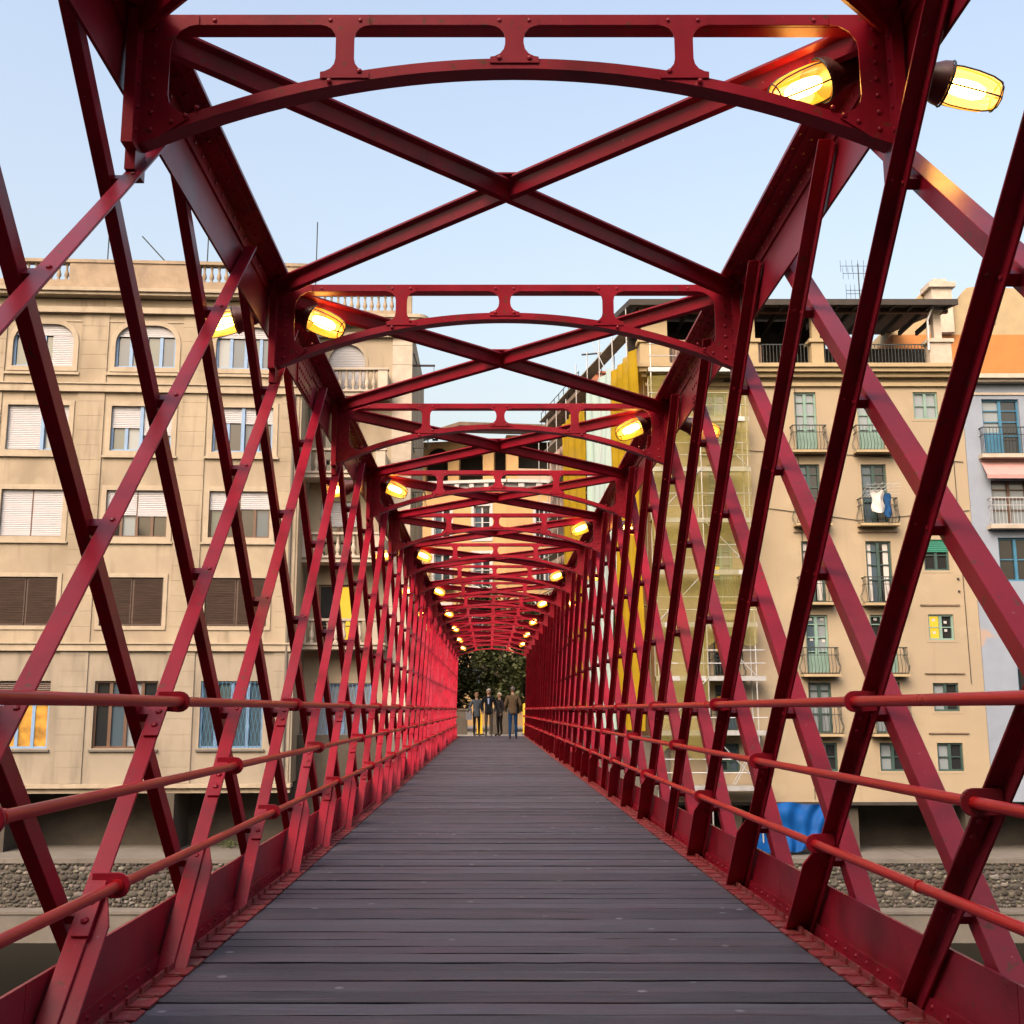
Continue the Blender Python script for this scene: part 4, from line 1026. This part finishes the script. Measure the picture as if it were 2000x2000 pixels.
_b = _N.new('ShaderNodeBump'); _b.inputs['Strength'].default_value = .4; _L.new(_n.outputs['Fac'], _b.inputs['Height']); _L.new(_b.outputs[0], _P.inputs['Normal'])
mb = MB(); cols = []
rr = random.Random(3); z = -6.10
while z < -4.60:
    x = -27.0
    hrow = rr.uniform(.09, .24)
    while x < 31:
        w = hrow*rr.uniform(.7, 2.1); cx, cz = x+w/2, z+hrow/2+rr.uniform(-.045, .045); n = 7; ph = rr.uniform(0, 6); dp = rr.uniform(.02, .07)
        V = []
        for q, yy in ((1.0, .02), (.82, -dp*.7), (.45, -dp)):
            for k in range(n):
                a = ph+2*math.pi*k/n; j = 1+.16*math.sin(3*a+ph*5)
                V.append((cx+math.cos(a)*w*.52*q*j, yy, cz+math.sin(a)*hrow*.54*q*j))
        V.append((cx, -dp*1.02, cz))
        fs = [(r*n+k, r*n+(k+1) % n, (r+1)*n+(k+1) % n, (r+1)*n+k) for r in range(2) for k in range(n)] + [(2*n+k, 2*n+(k+1) % n, 3*n) for k in range(n)]
        mb.add(V, fs)
        v = rr.choice((.045, .055, .07, .08, .10, .13, .19)); c = (v*rr.uniform(1, 1.12), v, v*rr.uniform(.8, .97), 1); cols += [c]*(3*n+1)
        x += w*1.02
    z += hrow*.98
o = mb.build('river_stones', STN, em, kind='stuff', smooth=60)
at_ = o.data.color_attributes.new('stone', 'FLOAT_COLOR', 'POINT')
at_.data.foreach_set('color', [v for c in cols for v in c])
# damp wall in the undercroft and the quay block that carries the bridge end
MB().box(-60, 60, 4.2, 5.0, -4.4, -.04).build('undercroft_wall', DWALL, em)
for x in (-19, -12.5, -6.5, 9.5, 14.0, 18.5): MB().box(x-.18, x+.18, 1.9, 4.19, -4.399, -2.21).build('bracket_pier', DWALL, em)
tag(MB().box(-3.9, 6.9, 43.93, 46.62, -8.2, -.028).build('bridge_abutment', CONC), kind='structure')
tag(MB().box(-3.9, 6.9, 43.93, 46.62, -.027, -.006).build('pavement', PAVE), kind='structure')
# weeds on the ledge
for i, (x, y) in enumerate(((-8.4, 45.2), (-6.6, 45.7), (-3.6, 45.3), (-10.4, 45.6))):
    mb = MB(); r_ = random.Random(i)
    for k in range(150):
        a, rad = r_.uniform(0, 6.28), r_.uniform(0, .34); hh = r_.uniform(.02, .34)*(1-rad); p = Vector((math.cos(a)*rad*1.3, math.sin(a)*rad, hh)); q = r_.uniform(.02, .05)
        u = Vector((r_.uniform(-1, 1), r_.uniform(-1, 1), r_.uniform(-.3, 1))).normalized()*q; v = u.orthogonal().normalized()*q*.6
        mb.add([p-u, p+v, p+u, p-v], [(0,1,2,3)])
    tag(mb.build('weed_clump', mat('weed_leaf', (.05, .075, .02), .7), loc=(x, y, -4.40)), ['small weed clump on the river ledge, second from the left', 'small weed clump on the river ledge, second from the bridge', 'small weed clump on the river ledge closest to the bridge', 'small weed clump on the river ledge farthest left'][i], 'weeds', 'weeds on the river ledge')
tag(MB().box(-6.2, -5.8, -.012, 0, -5.3, -4.85).box(-6.14, -5.93, -.016, -.0125, -5.24, -5.1, 1).build('wall_sign', [mat('sign_yellow', (.62, .58, .05), .6), mat('sign_teal', (.04, .32, .34), .6)], loc=(0, 42.27, 0)), 'small yellow and teal square sign on the stone river wall', 'sign')

# ------------------------------------------------------------------ scaffold on the front of the river house
sc = empty('scaffolding', (6.4, 42.95, 0))
tag(sc, 'galvanised scaffolding with plank lifts on the left end of the sand coloured river house', 'scaffolding')
XS = [0.0, 1.9, 3.75]; SW = 3.75
for x in XS:
    for y in (0, .85): MB().tube([(x, y, -3.9 if x > 0 else -3.0), (x, y, 16.0)], .026, 6).build('pole', STEEL, sc, smooth=True)
LIFTS = [-1.85 + 2.05*i for i in range(9)]
for i, z in enumerate(LIFTS):
    x1 = SW+.35 if i < 3 else SW+.1
    p = MB()
    for j in range(3): p.box(-.1, x1, .06+j*.26, .06+j*.26+.24, z-.03, z+.02)
    p = p.build('platform', BOARD, sc)
    MB().box(-.1, x1, -.05, -.02, z-.16, z+.02).build('toe_board', STEEL, p)
    g = MB()
    for zz in (z+.5, z+1.0): g.tube([(-.1, -.03, zz), (x1, -.03, zz)], .02, 5)
    g.build('guard_rail', STEEL, sc, smooth=True)
    a, b = (0, 1.9) if i % 2 else (1.9, 3.75)
    MB().tube([(a, -.06, z) if i % 2 else (b, -.06, z), (b, -.06, z+2.0) if i % 2 else (a, -.06, z+2.0)], .02, 5).build('brace', STEEL, sc, smooth=True)
    if i < 2: MB().tube([(SW-1.0, .3, z-2.0), (SW+.1, .3, z-.1)], .022, 5).tube([(SW-.9, .3, z-2.0), (SW+.2, .3, z-.1)], .022, 5).build('ladder', STEEL, sc, smooth=True)
def sheet(name, fn, nu, nv, m, wave=.08, fr=3.0, seed=0, th=0, edge=None):
    r_ = random.Random(seed); ph = [r_.uniform(0, 6) for _ in range(4)]; V, fs = [], []
    for j in range(nv+1):
        for i in range(nu+1):
            u, v = i/nu, j/nv; p, nrm = fn(u, v); p, nrm = Vector(p), Vector(nrm)
            w = math.sin(fr*2*math.pi*u+ph[0]+1.3*math.sin(5*v+ph[1]))*.5 + .35*math.sin(11*v+ph[2]+4*u) + .3*math.sin(9*(u+v)+ph[3])
            V.append(p + nrm*w*wave + (Vector((0, 0, edge*math.sin(7*u+ph[1]))) if edge and j == 0 else Vector()))
    for j in range(nv):
        for i in range(nu): a = j*(nu+1)+i; fs.append((a, a+1, a+nu+2, a+nu+1))
    return MB().add(V, fs).build(name, m, smooth=80)
def flat(x0, x1, z0, z1, y): return lambda u, v: ((x0+(x1-x0)*u, y, z0+(z1-z0)*v), (0, -1, 0))
tag(sheet('scaffold_net', flat(8.3, 10.22, 3.6, 13.6, 42.86), 16, 60, NET, .07, 2.0, 1, edge=.2), 'sheer yellow netting over the right bay of the front scaffold', 'netting', 'yellow scaffold nets')
tag(sheet('scaffold_net', flat(6.28, 8.28, -.6, 14.2, 42.86), 16, 80, NET, .07, 2.0, 2, edge=.3), 'sheer yellow netting over the left bay of the front scaffold', 'netting', 'yellow scaffold nets')
# sheets hung along the lane side
import mathutils
xl = Vector((math.cos(SA-math.pi), math.sin(SA-math.pi), 0)); nl = Vector((math.sin(SA-math.pi), -math.cos(SA-math.pi), 0)); O = Vector((6.50, 44.05, 0))
def lane(u0, u1, z0, z1, off): return lambda u, v: (O - xl*(u0+(u1-u0)*u) + nl*off + Vector((0, 0, z0+(z1-z0)*v)), nl)
SPL = Plane(O.x + nl.x*.95, O.y + nl.y*.95, SA-math.pi)
def lu(px, py): return -SPL.uz(px, py)[0]
for (pa, pb, top, m, lb) in ((1247, 1196, 15.3, NETD, 'mustard yellow sheet hung down the lane scaffold nearest the river'), (1194, 1144, 15.6, SHEETP, 'pale blue green sheet hung down the lane scaffold between two yellow ones'), (1142, 1098, 15.2, NETD, 'mustard yellow sheet hung farthest along the lane scaffold')):
    a, b = lu(pa, 900), lu(pb, 900)
    tag(sheet('scaffold_sheet', lane(a, b, .2, top, .95), 30, 90, m, .13, 4.0, int(pa)), lb, 'sheet', 'sheets on the lane scaffold')
ls = empty('lane_scaffolding', (O.x, O.y, 0), SA-math.pi)
tag(ls, 'steel scaffold frame standing along the lane behind the hanging sheets', 'scaffolding')
for u in range(0, 9):
    for y in (-.85, -.15): MB().tube([(-.3-u*2.0, y, 0), (-.3-u*2.0, y, 17.6 if u < 5 else 16.4)], .026, 6).build('pole', STEEL, ls, smooth=True)
for i in range(9):
    MB().box(-16.4, -.2, -.8, -.2, 1.2+i*1.95-.03, 1.2+i*1.95+.02).build('platform', BOARD, ls)
    if i > 5: MB().tube([(-.3-(i-6)*2, -.88, 1.2+i*1.95), (-2.3-(i-6)*2, -.88, 3.1+i*1.95)], .022, 5).build('brace', STEEL, ls)
# blue tarpaulin under the overhang
tp = Plane(0, 43.6, 0)
def tarp(u, v):
    x = 10.85 + u*(1.35 + 1.35*v); z = -4.40 + 1.88*v + .35*u*(1-v) + .05*math.sin(9*u); y = 43.5 + .35*u*v - .2*(1-v)
    return (x, y, z), (0, -1, .2)
tag(sheet('tarpaulin', tarp, 40, 30, TARPB, .13, 3.2, 5), 'bright blue tarpaulin hung under the overhang of the sand coloured river house', 'tarpaulin')
tag(sheet('tarpaulin', lambda u, v: ((9.75+1.05*u, 43.2, -4.3+.95*v), (0, -1, .2)), 8, 6, TARPB, .05, 1.2, 6), 'blue tarpaulin bundle on the river ledge below the scaffold', 'tarpaulin')
o = MB().box(-.35, .35, -.25, .25, 0, .55).build('yellow_crate', mat('crate_yellow', (.6, .36, .07), .6), loc=(9.3, 43.6, -4.39), bevel=.03); tag(o, 'small yellow crate on the river ledge left of the blue tarpaulin', 'crate')

# laundry on the middle balcony
r = rects['C'][1]; lx = 6.55 + (r[0]+r[1])/2; lz = r[2]
def cloth(x0, x1, z0, z1, y, belly):
    def fn(u, v):
        tz = math.sin(math.pi*v)
        return (x0+(x1-x0)*u + .06*math.sin(9*v)*(u-.5), y - belly*math.sin(math.pi*u)*(1.25-v), z0+(z1-z0)*v - .10*(1-v)*math.sin(math.pi*u)), (0, -1, 0)
    return fn
tag(sheet('hanging_sheet', cloth(lx-.38, lx+.12, lz+.42, lz+1.28, 43.36, .16), 12, 12, CURTAIN, .05, 1.5, 8), 'white bedsheet hung over the balcony rail beside blue jeans', 'laundry', 'laundry on the balcony')
tag(sheet('hanging_jeans', cloth(lx+.13, lx+.40, lz+.25, lz+1.15, 43.38, .08), 10, 12, mat('denim', (.012, .055, .16), .85, var=.4, scale=6, spec=.1), .05, 1.2, 9), 'blue jeans hung over the balcony rail beside a white bedsheet', 'laundry', 'laundry on the balcony')
mb = MB()
for k in range(5): mb.tube([(lx-.75+.1*k, 43.45, lz+1.0), (lx-.55+.3*k, 43.1, lz+1.55)], .014, 4)
for k in range(4): mb.tube([(lx-.6, 43.4-.09*k, lz+1.1+.12*k), (lx+.8, 43.4-.09*k, lz+1.15+.12*k)], .010, 4)
tag(mb.build('drying_rack', STEEL), 'folding wire drying rack leaning over the balcony with laundry', 'drying rack')

# ------------------------------------------------------------------ rooftop aerials
def aerial(p, h, kind, label):
    mb = MB().tube([(0, 0, 0), (0, 0, h)], .028, 5)
    if kind == 'yagi':
        for z, l in ((h*.95, .8), (h*.80, .7), (h*.45, .6), (h*.38, .6)):
            mb.tube([(-l, 0, z), (l, 0, z)], .014, 4)
            for i in range(7): mb.tube([(-l+2*l*i/6, 0, z-.28), (-l+2*l*i/6, 0, z+.28)], .010, 4)
    elif kind == 'tee': mb.tube([(-.9, 0, h-.08), (.9, 0, h+.08)], .05, 5)
    elif kind == 'lean': mb = MB().tube([(-1.1, 0, 1.2), (.0, 0, 0)], .03, 5)
    elif kind == 'hook': mb.tube([(0, 0, h), (.5, 0, h-.12)], .03, 5).box(.3, .7, -.05, .05, h-.22, h-.08)
    tag(mb.build('aerial', IRON, loc=p), label, 'aerial', 'rooftop aerials')
def on(px, py, Y): r_ = ray(px, py); t = (Y-CAM.y)/r_.y; return CAM + r_*t
def pole(px, y1, y0, Y, kind, lb):
    b, t = on(px, y0, Y), on(px, y1, Y); aerial(b, t.z-b.z, kind, lb)
pole(210, 424, 512, 46, 'mast', 'thin aerial mast on the long apartment house, nearest the left edge')
pole(324, 480, 512, 46, 'lean', 'short slanting aerial on the long apartment house parapet')
pole(405, 448, 512, 46, 'hook', 'hooked aerial mast on the long apartment house parapet')
pole(616, 434, 585, 50, 'mast', 'tall thin aerial mast on the corner house roof')
pole(1681, 515, 610, 48, 'yagi', 'grid aerial on the dark timber roof')
pole(1171, 690, 720, 54, 'tee', 'T shaped aerial on the brick chimney in the lane')
pole(836, 855, 880, 76, 'hook', 'small aerial on the roof of the ochre house')

# ------------------------------------------------------------------ tree at the far end of the bridge
LEAF = mat('leaf', (.028, .046, .014), rough=.6, var=.5, scale=1.2, c2=(.062, .075, .02)); BARK = mat('bark', (.07, .055, .04), .9, bump=.4)
def tree(loc, H, rx, rz, nl_, seed, label, leaf=.16, lowest=.0):
    r_ = random.Random(seed); root = empty('plane_tree', loc); tag(root, label, 'tree', 'trees on the square')
    mb = MB(); mb.tube([(0, 0, -.1), (.05, .02, H*.3), (-.05, .05, H*.6), (.05, 0, H*.9)], [.22, .17, .12, .04], 8)
    tips = []
    for k in range(11):
        a = k*2.4; z = H*(.28+.055*k); L = rx*r_.uniform(.5, .85); e = Vector((math.cos(a)*L, math.sin(a)*L, z+L*r_.uniform(.1, .6))); mb.tube([(0, 0, z), e*.5+Vector((0, 0, z*.5+.1)), e], [.08, .05, .02], 5); tips.append(e)
    mb.build('trunk', BARK, root, smooth=True)
    cr = MB(); clumps = []
    for k in range(70):
        while True:
            p = Vector((r_.uniform(-1, 1), r_.uniform(-1, 1), r_.uniform(-1, 1)))
            if .35 < p.length < 1: break
        clumps.append((Vector((p.x*rx, p.y*rx, lowest + (p.z+1)*.5*(rz)))+Vector((0, 0, 0)), r_.uniform(.35, .8)))
    for k in range(nl_):
        c, cr_ = r_.choice(clumps); d = Vector((r_.gauss(0, 1), r_.gauss(0, 1), r_.gauss(0, .8))); p = c + d.normalized()*cr_*r_.random()**.4
        q = leaf*r_.uniform(.6, 1.3); u = Vector((r_.uniform(-1, 1), r_.uniform(-1, 1), r_.uniform(-.8, .5))).normalized(); v = u.cross(Vector((r_.uniform(-1, 1), r_.uniform(-1, 1), 1))).normalized()
        cr.add([p-u*q*.6, p+v*q*.5, p+u*q*.6, p-v*q*.5], [(0,1,2,3)])
    cr.build('crown', LEAF, root)
tree((.6, 54.0, -.03), 7.5, 3.3, 6.2, 22000, 11, 'dark green plane tree filling the far end of the bridge', lowest=.6)
tree((-3.0, 58.0, -.03), 7.5, 3.0, 5.8, 14000, 12, 'dark green plane tree behind the left of the bridge end', lowest=.15)
tree((3.2, 59.0, -.03), 7.0, 2.4, 5.4, 13000, 13, 'dark green plane tree behind the right of the bridge end', lowest=.15)

# low walls and lit things at the bridge end
for i, (x0, x1, y, h, lb) in enumerate(((-2.6, -1.0, 46.2, 1.06, 'low grey planter wall at the left of the bridge end'), (-.1, .95, 47.4, 1.08, 'low grey planter wall behind the people at the bridge end'), (1.45, 3.2, 46.4, 1.05, 'low grey planter wall at the right of the bridge end'))):
    w = MB().box(x0, x1, 0, .5, 0, h-.08).box(x0-.04, x1+.04, -.04, .54, h-.079, h).build('planter_wall', DWALL, loc=(0, y, -.02), bevel=.01); tag(w, lb, 'wall', 'low walls at the bridge end')
YEL = emit('lit_yellow', (1.0, .50, .01), .42)
t = empty('lit_sign', (-.48, 45.2, -.005)); tag(t, 'glowing yellow standing sign between the people at the bridge end', 'sign')
MB().prism([(-.12, .06), (.12, .06), (.09, .80), (.04, .97), (-.04, .97), (-.09, .80)], XZ(0), -.05, .05).build('sign_board', YEL, t); MB().box(-.2, .2, -.12, .12, 0, .059).build('sign_foot', DARK, t)
t = empty('lit_post', (1.335, 46.0, -.005)); tag(t, 'narrow glowing yellow post beside the right end of the bridge', 'post')
MB().lathe([(0.05, .07), (1.2, .065), (1.26, .03)], n=10).build('lit_tube', YEL, t, smooth=True); MB().lathe([(0, .11), (.049, .10)], n=10).build('post_foot', DARK, t)

# ------------------------------------------------------------------ people at the far end
SKIN = mat('skin', (.22, .125, .085), .55, var=.05)
def skin_mesh(chains, sub=2):
    """chains: list of [(point, radius), ...]; first point of later chains joins an existing point if equal"""
    V, E, Rd, idx = [], [], [], {}
    for ch_ in chains:
        prev = None
        for p, r_ in ch_:
            key = tuple(round(c, 4) for c in p)
            if key not in idx: idx[key] = len(V); V.append(p); Rd.append(r_)
            if prev is not None and prev != idx[key]: E.append((prev, idx[key]))
            prev = idx[key]
    me = bpy.data.meshes.new('body'); me.from_pydata(V, E, []); o = bpy.data.objects.new('tmp', me); col.objects.link(o)
    md = o.modifiers.new('s', 'SKIN'); md.use_smooth_shade = True
    for i, sv in enumerate(me.skin_vertices[0].data):
        rr_ = Rd[i]; sv.radius = rr_ if isinstance(rr_, tuple) else (rr_, rr_)
    me.skin_vertices[0].data[0].use_root = True
    ss = o.modifiers.new('u', 'SUBSURF'); ss.levels = ss.render_levels = sub
    dg = bpy.context.evaluated_depsgraph_get(); out = bpy.data.meshes.new_from_object(o.evaluated_get(dg)); bpy.data.objects.remove(o)
    return out
def person(loc, rz, H, top_c, leg_c, shoe_c, hair_c, label, stride=.0, arms=(.12, .12), jacket_len=.80, bend=(0.1, 0.1), bag=False, inner_c=None):
    k = H/1.75; root = empty('person', loc, rz)
    tag(root, label, 'person', 'people at the far end of the bridge')
    P = lambda x, y, z: (x*k, y*k, z*k)
    sp_ = stride
    hipL, hipR = P(-.09, 0, .90), P(.09, 0, .90)
    ch_ = [[(P(0, 0, .98), (.135*k, .10*k)), (P(0, -.01, 1.15), (.125*k, .095*k)), (P(0, 0, 1.33), (.145*k, .10*k)), (P(0, 0, 1.44), (.10*k, .075*k)), (P(0, 0, 1.50), .052*k), (P(0, -.012, 1.56), .062*k), (P(0, -.012, 1.64), (.078*k, .092*k)), (P(0, -.005, 1.70), .068*k)]]
    for sx, st in ((-1, sp_), (1, -sp_)):
        ch_.append([(P(0, 0, .98), (.135*k, .10*k)), (P(sx*.09, 0, .90), .085*k), (P(sx*.095, -st*.5-.01, .50), .058*k), (P(sx*.10, -st*.85+.02, .26), .052*k), (P(sx*.10, -st+.02, .08), .038*k), (P(sx*.105, -st-.09, .035), (.042*k, .03*k)), (P(sx*.11, -st-.16, .03), (.036*k, .022*k))])
    hands = []
    for i, sx in enumerate((-1, 1)):
        b = bend[i]; A = arms[i]
        sh, el, wr = P(sx*.17, 0, 1.40), P(sx*(.17+A), .02, 1.12), P(sx*(.17+A*(1-b*1.2)), -.06-b*.45, .90+b*.35)
        hd = Vector(wr) + Vector(P(0, -.02, -.08 + b*.05)); hands.append((Vector(wr), hd))
        ch_.append([(P(0, 0, 1.33), (.145*k, .10*k)), (sh, .060*k), (el, .043*k), (wr, .030*k), (tuple(hd), (.036*k, .018*k))])
        dn = (hd-Vector(wr)).normalized(); fr_ = Vector((0, 1, 0))
        for f_, ln in zip((-.030, -.010, .010, .028), (.072, .082, .078, .060)):
            b0 = hd + fr_*(f_*k); m0 = b0 + dn*(ln*.5*k); e0 = m0 + dn*(ln*.4*k) + Vector((-sx*.02*k, 0, 0)); ch_.append([(tuple(hd), (.036*k, .018*k)), (tuple(b0 + dn*.015*k), .0095*k), (tuple(m0), .009*k), (tuple(e0), .008*k)])
        tb = Vector(wr)*.45 + hd*.55 + Vector((0, -.034*k, 0)); ch_.append([(wr, .030*k), (tuple(tb), .011*k), (tuple(tb + dn*.05*k + Vector((0, -.014*k, 0))), .009*k)])
    me = skin_mesh(ch_, 2); ms = [SKIN, mat('leg_cloth', leg_c, .9, spec=.1), mat('shoe', shoe_c, .6), mat('shirt', top_c, .85)]
    for m in ms: me.materials.append(m)
    for p in me.polygons:
        z, x = p.center.z/k, abs(p.center.x/k)
        p.material_index = 2 if z < .085 else 1 if (z < .99 and x < .165) else 3 if (z < 1.47 and not (z < .90 and x > .15)) else 0
        p.use_smooth = True
    link('body', me, root)
    # face: nose, brow, ears sit on the head
    f = MB().lathe([(0, .014), (.02, .010), (.03, .003)], P(0, -.098, 1.615), (0, -1, -.15), 6)
    f.build('nose', SKIN, root, smooth=True)
    for sx in (-1, 1): MB().lathe([(-.008, .018), (.008, .022)], P(sx*.078, 0, 1.62), (sx, 0, 0), 8).build('ear', SKIN, root, smooth=True)
    for sx in (-1, 1): MB().lathe([(0, .010), (.006, .006)], P(sx*.030, -.094, 1.645), (0, -1, 0), 6).build('eye', DARK, root)
    MB().tube([P(-.024, -.098, 1.578), P(.024, -.098, 1.578)], .004, 4).build('mouth', DARK, root)
    # hair cap
    hb = MB(); n, V, fs = 14, [], []
    for j in range(6):
        th = R(90-j*22)
        for i in range(n):
            a = 2*math.pi*i/n; low = (.0 if j < 4 else (-.02 if math.sin(a) > -.3 else .055)); V.append(P(math.cos(a)*math.cos(th)*.088, math.sin(a)*math.cos(th)*.104+.004, 1.662+math.sin(th)*.088+(low if j > 3 else 0)))
    for j in range(5):
        for i in range(n): fs.append((j*n+i, j*n+(i+1) % n, (j+1)*n+(i+1) % n, (j+1)*n+i))
    hb.add(V, fs).build('hair', mat('hair', hair_c, .7), root, smooth=True)
    # jacket: torso and sleeves a little wider than the body, open hem
    J = [[(P(0, 0, 1.12), (.155*k, .115*k)), (P(0, 0, 1.33), (.165*k, .115*k)), (P(0, 0, 1.445), (.105*k, .085*k))], [(P(0, 0, 1.12), (.155*k, .115*k)), (P(0, 0, jacket_len+.10), (.165*k, .13*k)), (P(0, 0, jacket_len), (.17*k, .135*k))]]
    for i, sx in enumerate((-1, 1)):
        b = bend[i]; A = arms[i]
        sh, el, wr = P(sx*.175, 0, 1.39), P(sx*(.17+A), .02, 1.12), P(sx*(.17+A*(1-b*1.2)), -.06-b*.45, .93+b*.35)
        J.append([(P(0, 0, 1.33), (.165*k, .115*k)), (sh, .075*k), (el, .058*k), (wr, .048*k)])
    jm = skin_mesh(J, 2); jm.materials.append(mat('jacket', top_c, .9, var=.2, scale=14, spec=.1)); link('jacket', jm, root)
    if inner_c: MB().prism([(-.035*k, 1.40*k), (.035*k, 1.40*k), (.02*k, 1.18*k), (-.02*k, 1.18*k)], XZ(0), -.135*k, -.118*k).build('shirt_front', mat('shirt_front', inner_c, .8), root)
    if bag:
        bg_ = MB().prism([(-.16, .62), (.10, .62), (.13, .88), (-.17, .90)], lambda a, b, t: (-.30+a*.8, t-.10, b), -.08, .06); bg_.tube([(-.42, -.11, .88), (-.36, -.05, 1.02), (-.24, -.05, .88)], .012, 5); bg_.build('handbag', mat('bag', (.16, .18, .22), .5), root)
    return root
person((-.58, 43.2, 0), R(12), 1.66, (.050, .060, .078), (.014, .012, .011), (.03, .025, .02), (.17, .10, .06), 'person in a grey blue patterned top with a handbag, leftmost at the bridge end', 0, (.13, .08), .72, (.25, .3), True)
person((-.12, 43.0, 0), R(-4), 1.79, (.006, .007, .011), (.045, .040, .034), (.03, .025, .02), (.40, .39, .37), 'person with white hair in a dark jacket facing the camera at the bridge end', 0, (.10, .10), .78, (.1, .15), False, (.20, .26, .42))
person((.30, 43.9, 0), R(-50), 1.66, (.015, .014, .016), (.015, .013, .013), (.02, .015, .012), (.42, .38, .32), 'person in black clothes standing behind the one with white hair', 0, (.06, .06), .70, (.1, .1))
person((.72, 38.9, 0), R(176), 1.80, (.070, .050, .032), (.008, .030, .085), (.10, .045, .02), (.06, .05, .045), 'person in a brown jacket and blue jeans walking away along the deck', .10, (.09, .09), .80, (.1, .1))
# ------------------------------------------------------------------ unseen house row added behind the camera to shade the near bridge
nb = empty('added_shade_houses', (0, -9.0, 0), math.pi); nb["kind"] = 'structure'
for i, (a, b, h, m) in enumerate(((-42, -26, 15.0, 'O'), (-26, -11, 17.0, 'R'), (-11, -2.6, 15.5, 'L'), (2.6, 13, 16.5, 'R'), (13, 27, 15.0, 'L'), (27, 42, 17.5, 'O'))):
    hs = [(u-.6, u+.6, z, z+2.0) for z in (.8, 4.2, 7.4, 10.6) for u in [a+1.8+2.9*q for q in range(int((b-a-2)/2.9)+1)]]
    M_ = {'O': OCHRE, 'R': PLASTER_R, 'L': PLASTER_L}[m]
    w = wall_holes('shade_house_wall', a, b, -.03, h, hs, M_, nb)
    for q in hs: MB().box(q[0], q[1], .2, .23, q[2], q[3]).build('window_pane', GLASS_D, w)
    MB().box(a, b, .25, 9, -.03, h).build('shade_house_body', M_, nb); MB().box(a, b, -.5, 9, h+.001, h+.25).build('eaves', TILE, nb)
MB().box(-2.6, 2.6, .5, 9, 4.2, 15.4).build('shade_passage_house', PLASTER_L, nb)
